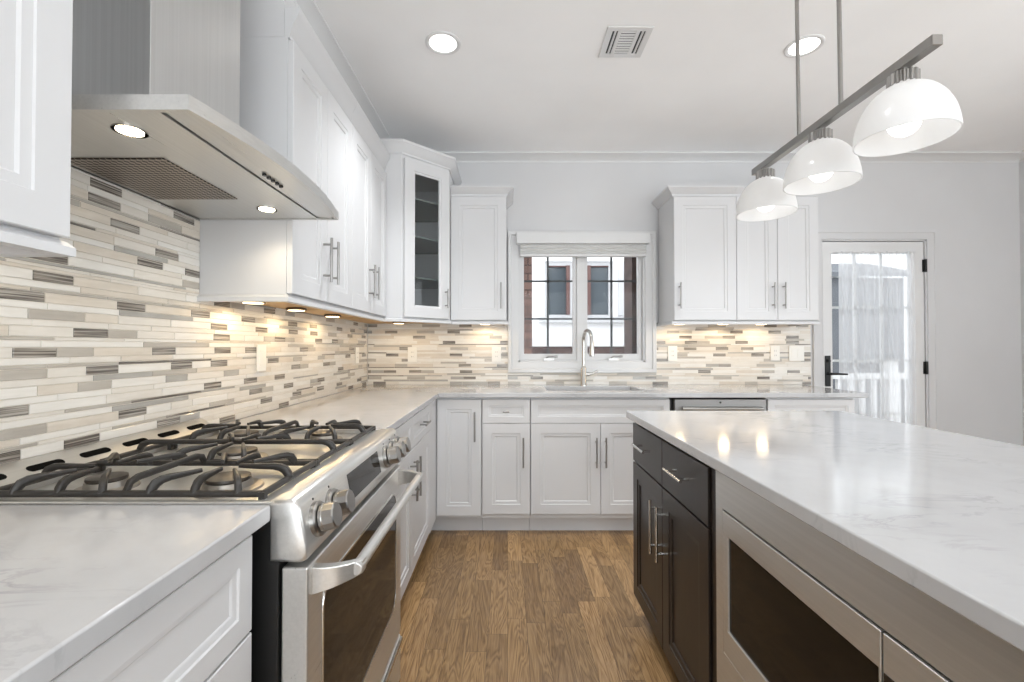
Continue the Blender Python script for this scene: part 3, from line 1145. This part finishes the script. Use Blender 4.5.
mb.lathe([(0.0135, 0.0), (0.015, -0.01), (0.017, -0.05), (0.021, -0.095), (0.020, -0.105), (0.012, -0.107)], (ex, ey, 1.245), n=20)
mb.build('spray_head', M['faucet'], t)
mb = MB()
mb.cyl((fx + 0.018, fy, 1.0), (fx + 0.045, fy, 1.0), 0.015, 0.013)
mb.tube([(fx + 0.04, fy, 1.0), (fx + 0.07, fy - 0.005, 1.008), (fx + 0.11, fy - 0.01, 1.03)], [0.009, 0.007, 0.006])
mb.build('lever', M['faucet'], t)

# ------------------------------------------------------------------ range
RY0, RY1 = 0.856, 1.612
rg = thing('gas_range', 'stainless slide-in gas range with black grates and oven below', 'range', (-0.72, (RY0 + RY1) / 2, 0))
RX = XL + 0.014
mb = MB().box(RX + 0.02, -0.428, RY0, RY1, 0.03, 0.886)
for y in (RY0 + 0.05, RY1 - 0.05):
    for x in (RX + 0.1, -0.5):
        mb.cyl((x, y, 0.0), (x, y, 0.035), 0.018)
mb.build('oven_body', M['black'], rg, 0.002)
# cooktop pan with raised rim
mb = MB()
mb.cells([RX, RX + 0.075, -0.47, -0.43], [RY0, RY0 + 0.014, RY1 - 0.014, RY1], lambda i, j: not (i == 1 and j == 1), 0.888, 0.918)
mb.box(RX + 0.06, -0.46, RY0 + 0.005, RY1 - 0.005, 0.888, 0.905)
ct = mb.build('cooktop', M['steel'], rg, 0.003)
# rear vent strip: a sloped riser with long rounded slots
VA, VB = Vector((RX + 0.062, 0, 0.922)), Vector((RX + 0.008, 0, 0.956))
vs = (VB - VA)
vl = vs.length
vs.normalize()
vn = Vector((vs.z, 0, -vs.x))
def vp(y, q, d):
    p = VA + vs * q + vn * d
    return (p.x, y, p.z)
mb = MB().prism([(RX, RY0, 0.905), (RX + 0.066, RY0, 0.905), (VA.x, RY0, VA.z), (VB.x, RY0, VB.z), (RX, RY0, VB.z)], (0, RY1 - RY0, 0))
vst = mb.build('vent_strip', M['steel'], rg, 0.002)
for k in range(6):
    c = 0.915 + k * 0.125
    pts = []
    for e, a0 in ((1, -90), (-1, 90)):
        for j in range(7):
            a = math.radians(a0 + 30 * j)
            pts.append((c + e * 0.032 + 0.0095 * math.cos(a), vl * 0.5 + 0.0095 * math.sin(a)))
    mb = MB()
    mb.loft([[vp(y, q, -0.003) for y, q in pts], [vp(y, q, 0.0008) for y, q in pts]])
    mb.build('vent_slot', M['slot'], vst)
# front control panel (bullnose profile in X-Z, swept along Y)
prof = [(-0.445, 0.805), (-0.445, 0.9185), (-0.415, 0.9225), (-0.402, 0.921), (-0.393, 0.914), (-0.3885, 0.904), (-0.3745, 0.835), (-0.3735, 0.818), (-0.378, 0.808), (-0.388, 0.803)]
mb = MB()
def endring(y, s):
    cx, cz = -0.41, 0.862
    return [(cx + (x - cx) * s, y, cz + (z - cz) * s) for x, z in prof]
mb.loft([endring(RY0 - 0.002, 0.86), endring(RY0, 0.955), endring(RY0 + 0.006, 1.0), endring(RY1 - 0.006, 1.0), endring(RY1, 0.955), endring(RY1 + 0.002, 0.86)])
cpn = mb.build('control_panel', M['steel'], rg, angle=50)
# panel frame: direction down the sloped front
sd = Vector((0.014, 0, -0.069)).normalized()
sn = Vector((0.069, 0, 0.014)).normalized()
pc = Vector((-0.3815, 0, 0.8695))
def pp(y, s, d):
    q = pc + sd * s + sn * d
    return Vector((q.x, y, q.z))
mb = MB()
q = [(1.10, -0.031), (1.352, -0.031), (1.352, 0.032), (1.10, 0.032)]
mb.loft([[pp(y, s, -0.002) for y, s in q], [pp(y, s, 0.0012) for y, s in q]])
dsp = mb.build('display', M['black_gloss'], cpn)
for y in (0.912, 0.992, 1.425, 1.498, 1.571):
    c = pp(y, 0.004, 0)
    mb = MB()
    mb.lathe([(0.034, -0.002), (0.034, 0.008), (0.0315, 0.011), (0.026, 0.012)], c, sn, n=32)
    k = mb.build('knob', M['nickel'], cpn, angle=30)
    mb = MB()
    mb.lathe([(0.0245, 0.010), (0.0245, 0.014)], c, sn, n=24)
    mb.build('collar', M['black'], k)
    mb = MB()
    mb.lathe([(0.0275, 0.013), (0.0275, 0.019), (0.0262, 0.020), (0.0255, 0.040), (0.0235, 0.0425)], c, sn, n=12)
    mb.build('grip', M['nickel'], k, 0.001, angle=20)
    mb = MB()
    cc = pp(y, -0.036, 0.0004)
    mb.cyl(cc - sn * 0.001, cc + sn * 0.0005, 0.0025, n=10)
    mb.build('burner_mark', M['black'], k)

# burners
BUR = [(-0.60, RY0 + 0.125, 0.046), (-0.86, RY0 + 0.125, 0.038), (-0.73, (RY0 + RY1) / 2, 0.05), (-0.60, RY1 - 0.125, 0.04), (-0.86, RY1 - 0.125, 0.046)]
for (x, y, r) in BUR:
    mb = MB()
    mb.lathe([(r * 1.5, 0.0), (r * 1.45, 0.004), (r * 1.05, 0.006), (r, 0.016), (r * 0.98, 0.018)], (x, y, 0.905), n=36)
    b = mb.build('burner', M['burner_al'], ct)
    mb = MB()
    mb.lathe([(r * 0.92, 0.018), (r * 0.96, 0.021), (r * 0.94, 0.026), (r * 0.6, 0.028), (0.004, 0.0285)], (x, y, 0.905), n=36)
    mb.build('burner_cap', M['burner_cap'], b)
# grates: three sections
GX0_, GX1_ = RX + 0.085, -0.462
gw = (RY1 - RY0 - 0.024) / 3


def grate(y0, y1, burners):
    mb = MB()
    zf, zt = 0.9275, 0.952
    i = 0.006
    a0, a1, b0, b1 = GX0_ + i, GX1_ - i, y0 + i, y1 - i
    for p, q in (((a0, b0), (a1, b0)), ((a1, b0), (a1, b1)), ((a1, b1), (a0, b1)), ((a0, b1), (a0, b0))):
        mb.bar([(p[0], p[1], zf), (q[0], q[1], zf)], 0.011, 0.012)
    for x in (a0, a1):
        for y in (b0, b1):
            mb.box(x - 0.006, x + 0.006, y - 0.006, y + 0.006, 0.9055, zf + 0.004)
    # middle cross bar
    xm = (a0 + a1) / 2
    if len(burners) == 2:
        mb.bar([(xm, b0, zf), (xm, b0 + 0.012, zt - 0.006), (xm, b0 + 0.03, zt - 0.001), (xm, b1 - 0.03, zt - 0.001), (xm, b1 - 0.012, zt - 0.006), (xm, b1, zf)], 0.010, 0.013)

    def finger(s, e):
        s, e = Vector(s), Vector(e)
        d = (e - s)
        L = d.length
        d.normalize()
        pts = [(s.x, s.y, zf)]
        for f_, z in ((0.004, zf + 0.009), (0.010, zt - 0.007), (0.020, zt - 0.002), (0.034, zt), (L * 0.6, zt), (L, zt + 0.001)):
            pts.append((s.x + d.x * f_, s.y + d.y * f_, z))
        mb.bar(pts, [0.013, 0.0125, 0.012, 0.0115, 0.011, 0.009, 0.0075], [0.014, 0.016, 0.017, 0.015, 0.013, 0.011, 0.008])
    for (x, y, r) in burners:
        k = 0.024
        for sx in (-1, 1):
            side = a1 if sx > 0 else a0
            if len(burners) == 2 and (side - x) * (x - xm) < 0:
                side = xm
                continue
            finger((side, y), (x + sx * k, y))
        finger((x, b0), (x, y - k))
        finger((x, b1), (x, y + k))
        # diagonals from the corners
        for sx in (-1, 1):
            for yy, sy in ((b0, -1), (b1, 1)):
                xs_ = x + sx * 0.085
                finger((xs_, yy), (x + sx * 0.034, y + sy * 0.034))
    return mb.build('grate', M['iron'], rg, angle=50)


g0 = RY0 + 0.012
grate(g0, g0 + gw - 0.002, [BUR[0], BUR[1]])
grate(g0 + gw, g0 + 2 * gw - 0.002, [BUR[2]])
grate(g0 + 2 * gw, g0 + 3 * gw, [BUR[3], BUR[4]])

# oven door with rounded window
FO = Face((-0.375, 0, 0), (0, 1, 0), (1, 0, 0))
mb = MB()
z0, z1 = 0.215, 0.793
FO.box(mb, RY0 + 0.004, RY1 - 0.004, z0, z1, -0.05, 0)
od = mb.build('oven_door', M['steel'], rg, 0.004, 3)
def rrect(F, u0, u1, z0, z1, r, d, n=6):
    pts = []
    for cu_, cz, a0 in ((u1 - r, z1 - r, 0), (u0 + r, z1 - r, 90), (u0 + r, z0 + r, 180), (u1 - r, z0 + r, 270)):
        for k in range(n + 1):
            a = math.radians(a0 + 90 * k / n)
            pts.append(F.p(cu_ + r * math.cos(a), cz + r * math.sin(a), d))
    return pts
mb = MB()
mb.loft([rrect(FO, 0.932, RY1 - 0.082, 0.345, 0.725, 0.05, -0.004), rrect(FO, 0.932, RY1 - 0.082, 0.345, 0.725, 0.05, 0.0012)])
mb.build('oven_window', M['oven_glass'], od)
mb = MB()
ro = [rrect(FO, 0.926, RY1 - 0.076, 0.339, 0.731, 0.056, 0.0), rrect(FO, 0.927, RY1 - 0.077, 0.340, 0.730, 0.055, 0.0022), rrect(FO, 0.932, RY1 - 0.082, 0.345, 0.725, 0.05, 0.0022), rrect(FO, 0.932, RY1 - 0.082, 0.345, 0.725, 0.05, 0.0)]
mb.loft(ro, cap0=False, cap1=False)
mb.build('window_trim', M['chrome'], od)
# handle: tube between two swept flat brackets
hb = MB()
hz = 0.768
hx = -0.300
hb.tube([(hx, 0.905, hz), (hx, 1.2, hz), (hx, 1.562, hz)], 0.0125, n=18)
for y, s in ((0.872, 1), (1.596, -1)):
    # bracket: curved wedge from the door face to the tube end
    top, bot = [], []
    for k in range(8):
        q = k / 7
        x = -0.376 + (hx + 0.010 + 0.376) * q
        yy = y + s * (0.006 + 0.040 * q ** 2.2)
        top.append((x, yy, hz + 0.017 - 0.005 * q))
        bot.append((x, yy, hz - 0.036 + 0.023 * q))
    wdt = 0.022 * s
    sec = []
    for a, b in zip(top, bot):
        sec.append([a, b, (b[0], b[1] + wdt, b[2]), (a[0], a[1] + wdt, a[2])])
    hb.loft(sec)
hb.build('handle', M['steel'], od, 0.002)
# storage drawer
mb = MB()
FO.box(mb, RY0 + 0.004, RY1 - 0.004, 0.05, 0.205, -0.05, 0)
dd = mb.build('drawer', M['steel'], rg, 0.004)
mb = MB()
mb.bar([(-0.372, RY0 + 0.06, 0.19), (-0.372, RY1 - 0.01, 0.19)], 0.012, 0.018)
mb.build('drawer_lip', M['chrome'], dd)

# ------------------------------------------------------------------ hood
HY0, HY1 = 0.858, 1.612
hd = thing('range_hood', 'stainless chimney range hood with curved front edge above the gas range', 'hood', (-0.8, (HY0 + HY1) / 2, 1.655))
HB, HT = 1.659, 1.688
XBk = XL + 0.011
def outline(ins=0.0):
    pts = [(XBk, HY0 + ins), (-0.606 - ins, HY0 + ins)]
    n = 20
    for k in range(1, n):
        q = k / n
        y = HY0 + ins + (HY1 - HY0 - 2 * ins) * q
        pts.append((-0.606 - ins + 0.044 * 4 * q * (1 - q), y))
    pts += [(-0.600 - ins, HY1 - ins), (XBk, HY1 - ins)]
    return pts
mb = MB()
cy = (HY0 + HY1) / 2
o0, oi = outline(), outline(0.012)
# shell: band, top slopes to the chimney collar, recessed underside
top = []
for x, y in o0:
    tx = max(XBk, min(-0.82, XBk + (x - XBk) * 0.62))
    ty = cy + (y - cy) * 0.55
    top.append((tx, ty, HT + 0.055))
rings = [[(x, y, HB + 0.010) for x, y in oi], [(x, y, HB) for x, y in oi], [(x, y, HB) for x, y in o0], [(x, y, HT) for x, y in o0], top]
mb.loft(rings, cap0=False, cap1=True)
cn = mb.build('canopy', M['steel'], hd, angle=30)
# underside panel (flat) and angled front control strip
mb = MB()
mb.box(XBk, -0.672, HY0 + 0.012, HY1 - 0.012, HB + 0.002, HB + 0.012)
pn = mb.build('underside_panel', M['steel'], hd, 0.001)
mb = MB()
fr, bk = [], []
n = 20
for k in range(n + 1):
    q = k / n
    y = HY0 + 0.013 + (HY1 - HY0 - 0.026) * q
    fr.append((-0.618 + 0.044 * 4 * q * (1 - q), y, HB + 0.001))
    bk.append((-0.668, y, HB + 0.006))
va = [mb.v(p) for p in fr]
vb = [mb.v(p) for p in bk]
for k in range(n):
    mb.f([va[k], va[k + 1], vb[k + 1], vb[k]])
sp_ = mb.build('control_strip', M['steel'], hd)
for k in range(5):
    y = 1.19 + k * 0.022
    mb = MB()
    mb.cyl((-0.640, y, HB + 0.006), (-0.639, y, HB - 0.001), 0.0055, n=14)
    mb.build('button', M['black'], sp_)
mb = MB()
mb.box(XL + 0.028, -0.825, 1.085, 1.383, HB - 0.0005, HB + 0.003)
mb.build('filter', M['filter'], hd)
for y, w in ((0.946, ''), (1.487, '')):
    mb = MB()
    mb.lathe([(0.031, -0.001), (0.031, 0.002), (0.024, 0.002), (0.024, -0.001)], (-0.79, y, HB), n=24, cap0=False, cap1=False)
    b = mb.build('lamp_ring', M['chrome'], hd)
    MB().lathe([(0.024, -0.0002), (0.024, 0.0015)], (-0.79, y, HB), n=24).build('lamp', M['hoodlamp'], b)
    l = bpy.data.lights.new('hood_glow', 'SPOT')
    l.energy, l.color = 2.4, (1.0, 0.84, 0.6)
    l.spot_size, l.spot_blend, l.shadow_soft_size = math.radians(140), 0.8, 0.025
    o = bpy.data.objects.new('hood_glow', l)
    COL.objects.link(o)
    o.location = (-0.79, y, HB - 0.012)
mb = MB()
mb.box(XBk, -0.836, 1.056, 1.411, HT + 0.05, 2.558)
mb.build('chimney', M['steel_v'], hd, 0.002)

# ------------------------------------------------------------------ outlets and switches


def outlet(F, u, z, label, kind='outlet', gangs=1, group='outlets and switches on the backsplash'):
    w = 0.072 if gangs == 1 else 0.118
    t = thing('wall_outlet' if kind == 'outlet' else 'light_switch', label, 'outlet' if kind == 'outlet' else 'switch', F.p(u, z, 0), group)
    mb = MB()
    F.box(mb, u - w / 2, u + w / 2, z - 0.058, z + 0.058, 0.0, 0.006)
    mb.build('plate', M['white_plastic'], t, 0.002)
    for k in range(gangs):
        cu_ = u + (k - (gangs - 1) / 2) * 0.046
        if kind == 'outlet':
            mb = MB()
            F.box(mb, cu_ - 0.0165, cu_ + 0.0165, z - 0.034, z + 0.034, 0.005, 0.008)
            s = mb.build('socket', M['white_plastic'], t, 0.001)
            mb = MB()
            for zz in (-0.017, 0.017):
                for du in (-0.006, 0.006):
                    F.box(mb, cu_ + du - 0.001, cu_ + du + 0.001, z + zz - 0.004, z + zz + 0.005, 0.0075, 0.0083)
            mb.build('slot', M['gap'], s, smooth=False)
        else:
            mb = MB()
            F.box(mb, cu_ - 0.0165, cu_ + 0.0165, z - 0.034, z + 0.034, 0.005, 0.0085)
            mb.build('rocker', M['white_plastic'], t, 0.001)
    return t


FWL = Face((XL + 0.0096, 0, 0), (0, 1, 0), (1, 0, 0))
FWB = Face((0, YB - 0.0096, 0), (1, 0, 0), (0, -1, 0))
outlet(FWL, 2.01, 1.16, 'white switch plate on the mosaic wall just beyond the range', 'switch')
outlet(FWL, 3.29, 1.148, 'white outlet plate on the range wall, deep in the corner')
outlet(FWB, -0.742, 1.150, 'white outlet plate under the glass corner cabinet, on the window wall')
outlet(FWB, -0.087, 1.152, 'white outlet plate right beside the window casing, under the narrow cabinet')
outlet(FWB, 1.286, 1.158, 'white outlet plate near the window casing, under the single-door cabinet')
outlet(FWB, 2.085, 1.160, 'white single outlet plate next to the double switch plate')
outlet(FWB, 2.252, 1.158, 'white double switch plate nearest the garden door', 'switch', 2)

# ------------------------------------------------------------------ island
IX = 0.570
FI = Face((IX, 0, 0), (0, 1, 0), (-1, 0, 0))
mb = MB().box(0.545, 1.53, -0.9, 2.10, ZT + 0.001, 0.915)
tag(mb.build('worktop', M['quartz'], None, 0.004, 3), 'large white veined quartz top of the dark island', 'countertop')
IC0, IC1, IC2 = 1.298, 1.686, 2.076
isl = base_cab('island_cabinet', 'dark espresso island cabinet with two drawers over two doors', FI, IC0, IC2,
               [('slab', IC0, IC1, 0.694, 0.866, ('h', (IC0 + IC1) / 2, 0.79, 0.15)), ('slab', IC1, IC2, 0.694, 0.866, ('h', (IC1 + IC2) / 2, 0.79, 0.15)),
                ('door', IC0, IC1, 0.092, 0.690, ('v', IC1 - 0.036, 0.532, 0.20)), ('door', IC1, IC2, 0.092, 0.690, ('v', IC1 + 0.036, 0.532, 0.20))],
               depth=0.62, m=M['espresso'], hm=M['chrome'])
t = thing('island_cabinet', 'dark espresso island carcass that holds the built-in microwave', 'cabinet', (0.9, 0.6, 0))
mb = MB()
mb.box(IX + 0.008, IX + 0.62, 1.242, 1.296, TK, ZT)
mb.build('filler', M['espresso'], t)
MY0, MY1 = 0.468, 1.240
mb = MB()
mb.box(IX + 0.021, IX + 0.62, -0.85, MY0 - 0.004, TK, ZT)
mb.box(IX + 0.45, IX + 0.62, MY0 - 0.004, 1.248, TK, ZT)
mb.box(IX + 0.021, IX + 0.45, MY0 - 0.004, 1.248, TK, 0.30)
mb.build('body', M['espresso'], t, 0.001)
mb = MB().box(IX + 0.085, IX + 0.60, -0.84, 1.290, 0, TK)
mb.build('toe_kick', M['espresso'], t)
for a, b in ((-0.85, -0.20), (-0.20, MY0 - 0.006)):
    mb = MB()
    panel(mb, FI, a + OV, b - OV, 0.115, 0.866)
    d = mb.build('door', M['espresso'], t)
    pull(FI, b - 0.036 if a < -0.5 else a + 0.036, 0.70, 0.19, False, d, m=M['chrome'])
mb = MB()
panel(mb, FI, MY0 + OV, 1.240 - OV, 0.115, 0.298, flat=True)
d = mb.build('drawer', M['espresso'], t)
mb = MB().box(IX + 0.625, 1.22, -0.85, 2.07, 0.0, ZT)
bk = mb.build('back_panel', M['espresso'], t)

# built-in microwave
t = thing('microwave', 'stainless built-in microwave with trim frame in the dark island', 'microwave', (0.75, 0.86, 0.31))
mb = MB().box(IX + 0.02, IX + 0.44, MY0 + 0.03, MY1 - 0.03, 0.325, 0.84)
mb.build('oven_body', M['black'], t)
mb = MB()
A0, A1, Z0, Z1 = 0.515, 1.199, 0.412, 0.784
mb.cells([MY0, A0, A1, MY1], [0.305, Z0, Z1, 0.882], lambda i, j: not (i == 1 and j == 1), -0.012, 0.006, lambda u, z, d: FI.p(u, z, d))
mb.build('trim_frame', M['steel'], t, 0.002)
mb = MB()
SEAM = 0.690
G0, G1, GZ0_, GZ1_ = 0.697, 1.170, 0.481, 0.722
mb.cells([SEAM + 0.002, G0, G1, A1 - 0.004], [Z0 + 0.004, GZ0_, GZ1_, Z1 - 0.004], lambda i, j: not (i == 1 and j == 1), -0.015, 0.008, lambda u, z, d: FI.p(u, z, d))
md = mb.build('door', M['steel'], t, 0.002)
mb = MB()
FI.box(mb, G0 - 0.001, G1 + 0.001, GZ0_ - 0.001, GZ1_ + 0.001, -0.008, 0.003)
mb.build('door_glass', M['oven_glass'], md, smooth=False)
mb = MB()
FI.box(mb, A0 + 0.003, SEAM - 0.002, Z0 + 0.004, Z1 - 0.004, -0.015, 0.008)
mp_ = mb.build('control_panel', M['steel'], t, 0.002)
mb = MB()
FI.box(mb, A0 + 0.02, SEAM - 0.005, GZ0_, GZ1_, 0.0075, 0.009)
mb.build('display', M['black_gloss'], mp_, smooth=False)

# ------------------------------------------------------------------ ceiling things


def downlight(x, y, label, power=8):
    t = thing('recessed_light', label, 'light', (x, y, ZC), 'recessed ceiling lights')
    mb = MB()
    mb.lathe([(0.088, 0.0), (0.088, -0.004), (0.082, -0.007), (0.07, -0.005), (0.064, 0.0)], (x, y, ZC), n=40, cap0=False, cap1=False)
    mb.build('trim_ring', M['trim'], t)
    MB().lathe([(0.07, -0.0012), (0.07, -0.003), (0.03, -0.0042)], (x, y, ZC), n=40).build('lens', M['led'], t)
    l = bpy.data.lights.new('downlight_glow', 'SPOT')
    l.energy, l.color = power, (0.965, 0.985, 1.0)
    l.spot_size, l.spot_blend, l.shadow_soft_size = math.radians(112), 0.9, 0.07
    o = bpy.data.objects.new('downlight_glow', l)
    COL.objects.link(o)
    o.location = (x, y, ZC - 0.03)


downlight(-0.321, 2.243, 'round lit recessed ceiling light over the aisle by the range wall', 64)
downlight(1.489, 2.266, 'round lit recessed ceiling light behind the pendant rods', 64)
for x, y in ((0.12, 1.05), (0.2, -0.7), (1.489, -0.6), (1.489, -2.0), (-0.321, -2.0), (3.2, 0.8)):  # unseen downlights; the aisle one is added to brighten the base cabinets
    downlight(x, y, 'round lit recessed ceiling light, unseen fill over the aisle and room behind', 42 if y > 1 else 64)

t = thing('air_vent', 'white ceiling air vent grille with three louvred sections', 'vent', (0.578, 2.213, ZC))
vx0, vx1, vy0, vy1 = 0.472, 0.690, 2.122, 2.348
mb = MB()
us = [vx0, vx0 + 0.030, vx0 + 0.056, vx0 + 0.074, vx1 - 0.074, vx1 - 0.056, vx1 - 0.030, vx1]
mb.cells(us, [vy0, vy0 + 0.028, vy1 - 0.028, vy1], lambda i, j: not (j == 1 and i in (1, 3, 5)), ZC - 0.007, ZC - 0.001)
mb.build('frame', M['trim'], t, 0.002)
mb = MB()
for k in range(9):
    y = vy0 + 0.034 + k * 0.0185
    mb.prism([(us[3], y, ZC - 0.002), (us[3], y + 0.006, ZC - 0.0065), (us[3], y + 0.008, ZC - 0.0065), (us[3], y + 0.002, ZC - 0.002)], (us[4] - us[3], 0, 0))
for u0 in (us[1], us[5]):
    x = u0 + 0.010
    mb.prism([(x, vy0 + 0.028, ZC - 0.002), (x + 0.006, vy0 + 0.028, ZC - 0.0065), (x + 0.009, vy0 + 0.028, ZC - 0.0065), (x + 0.003, vy0 + 0.028, ZC - 0.002)], (0, vy1 - vy0 - 0.056, 0))
mb.build('louvre', M['trim'], t, smooth=False)
MB().box(vx0 + 0.02, vx1 - 0.02, vy0 + 0.02, vy1 - 0.02, ZC - 0.0012, ZC - 0.0004).build('duct', M['black'], t, smooth=False)

# pendant light
PX, PZ = 1.04, 1.947
t = thing('pendant_light', 'brushed nickel bar pendant with three white glass dome shades over the island', 'pendant', (PX, 1.51, ZC))
mb = MB().box(PX - 0.013, PX + 0.013, 1.088, 1.906, PZ - 0.013, PZ + 0.013)
mb.build('crossbar', M['nickel'], t, 0.002)
for y in (1.408, 1.612):
    MB().cyl((PX, y, PZ), (PX, y, ZC - 0.02), 0.0065, n=14).build('rod', M['nickel'], t)
MB().box(PX - 0.06, PX + 0.06, 1.33, 1.73, ZC - 0.028, ZC - 0.0005).build('ceiling_plate', M['nickel'], t, 0.003)
for y in (1.186, 1.503, 1.826):
    mb = MB()
    z = PZ - 0.013
    mb.lathe([(0.010, 0.0), (0.010, -0.012), (0.012, -0.014)], (PX, y, z), n=20)
    rings = []
    for rr_, h in ((0.030, -0.011), (0.0345, -0.014), (0.0345, -0.044), (0.029, -0.047)):
        rings.append([(PX + (rr_ - (0.005 if (j // 2) % 2 else 0)) * math.cos(2 * PI * j / 56), y + (rr_ - (0.005 if (j // 2) % 2 else 0)) * math.sin(2 * PI * j / 56), z + h) for j in range(56)])
    mb.loft(rings)
    hold = mb.build('shade_holder', M['nickel'], t)
    mb = MB()
    zt_ = z - 0.042
    R_, H_ = 0.109, 0.144
    po, pi_ = [], []
    for k in range(15):
        a = PI / 2 * k / 14
        r = max(0.031, R_ * math.sin(a) ** 0.85)
        h = -H_ * (1 - math.cos(a) ** 1.05)
        po.append((r, h))
        pi_.append((r - 0.004, h - (0.004 if k < 14 else 0)))
    prof = po + pi_[::-1]
    mb.lathe(prof, (PX, y, zt_), n=56, cap0=False, cap1=False)
    mb.build('shade', M['shade'], hold, angle=60)
    mb = MB()
    pr_ = [(0.012, -0.045), (0.014, -0.06)]
    for k in range(11):
        a = PI * (0.14 + 0.86 * k / 10)
        pr_.append((max(0.002, 0.036 * math.sin(a)), -0.099 + 0.036 * math.cos(a)))
    mb.lathe(pr_, (PX, y, zt_), n=28)
    mb.build('bulb', M['bulb'], hold, angle=80)

t.rotation_euler.x = -0.012
t.location.y += 0.011

# ------------------------------------------------------------------ outside
nb = thing('neighbour_house', 'white stucco house wall with dark brown-framed windows seen outside the kitchen window', 'house', (0.8, 6.6, 0))
mb = MB()
YN = 6.6
mb.cells([-2.5, 0.54, 1.54, 8], [0.0, 1.64, 2.46, 4.5], lambda i, j: not (i == 1 and j == 1), YN, YN + 0.2, lambda x, z, y: (x, y, z))
mb.build('wall', M['stucco'], nb, smooth=False)
mb = MB()
mb.cells([0.54, 0.60, 0.91, 1.165, 1.48, 1.54], [1.64, 1.68, 2.40, 2.46], lambda i, j: not (j == 1 and i in (1, 3)), YN + 0.05, YN + 0.12, lambda x, z, y: (x, y, z))
wf = mb.build('window', M['shutter_grey'], nb, smooth=False)
for a, b, s in ((0.60, 0.91, 1), (1.165, 1.48, -1)):
    mb = MB()
    mb.box(a, b, YN + 0.10, YN + 0.11, 1.68, 2.40)
    mb.build('pane', M['dark_pane'], wf, smooth=False)
    mb = MB()
    x = b - 0.05 if s > 0 else a
    mb.box(x, x + 0.05, YN + 0.03, YN + 0.10, 1.68, 2.40)
    mb.box(a, b, YN + 0.06, YN + 0.10, 2.385, 2.40)
    mb.build('frame', M['brown'], wf, smooth=False)
mb = MB().box(0.45, 1.72, YN - 0.07, YN + 0.03, 1.56, 1.64)
mb.build('sill', M['shutter_grey'], nb, smooth=False)
mb = MB().box(1.60, 1.72, YN - 0.06, YN, 1.66, 2.44)
mb.build('shutter', M['shutter_grey'], nb, smooth=False)
mb = MB().box(-1.5, 2.0, YN - 0.5, YN - 0.2, 0.0, 1.215)
tag(mb.build('brick_wall', M['dark_shaded_brick'], smooth=False), 'low brick wall along the bottom of the view through the kitchen window', 'brick wall')
mb = MB().box(-0.12, 0.222, 4.12, 4.35, -0.2, 3.2)
tag(mb.build('brick_pier', M['brick'], smooth=False), 'red brick pier outside in the left window pane, mortar lines bright', 'brick pier')
mb = MB().box(1.03, 1.35, 3.76, 4.02, -0.2, 3.2)
tag(mb.build('brick_pier', M['dark_shaded_brick'], smooth=False), 'shaded brown brick pier outside in the right window pane', 'brick pier')

tag(MB().box(1.6, 8, YB + WT + 0.02, 6.4, -0.25, -0.05).build('deck', M['deck'], smooth=False), 'pale deck outside the glass garden door', 'deck')
rl = thing('deck_railing', 'white wooden deck railing seen through the sheer door curtain', 'railing', (3.9, 5.0, -0.05))
mb = MB()
for z in (0.05, 0.86):
    mb.box(2.6, 6.0, 4.96, 5.04, z, z + 0.06)
mb.build('rail', M['trim'], rl, smooth=False)
for k in range(24):
    MB().box(2.7 + k * 0.13, 2.74 + k * 0.13, 4.98, 5.02, 0.11, 0.86).build('baluster', M['trim'], rl, smooth=False)
for x in (2.6, 4.2, 5.9):
    MB().box(x - 0.05, x + 0.05, 4.95, 5.05, -0.05, 1.05).build('post', M['trim'], rl, smooth=False)
gh = thing('neighbour_garage', 'grey building shape blurred behind the sheer door curtain', 'building', (4.6, 6.0, -0.05))
mb = MB().box(3.95, 5.1, 5.85, 6.5, -0.05, 2.1)
mb.build('wall', M['house_grey'], gh, smooth=False)
mb = MB().prism([(3.85, 5.75, 2.1), (5.2, 5.75, 2.1), (5.2, 6.55, 2.35), (3.85, 6.55, 2.35)], (0, 0, 0.06))
mb.build('roof', M['house_grey'], gh, smooth=False)
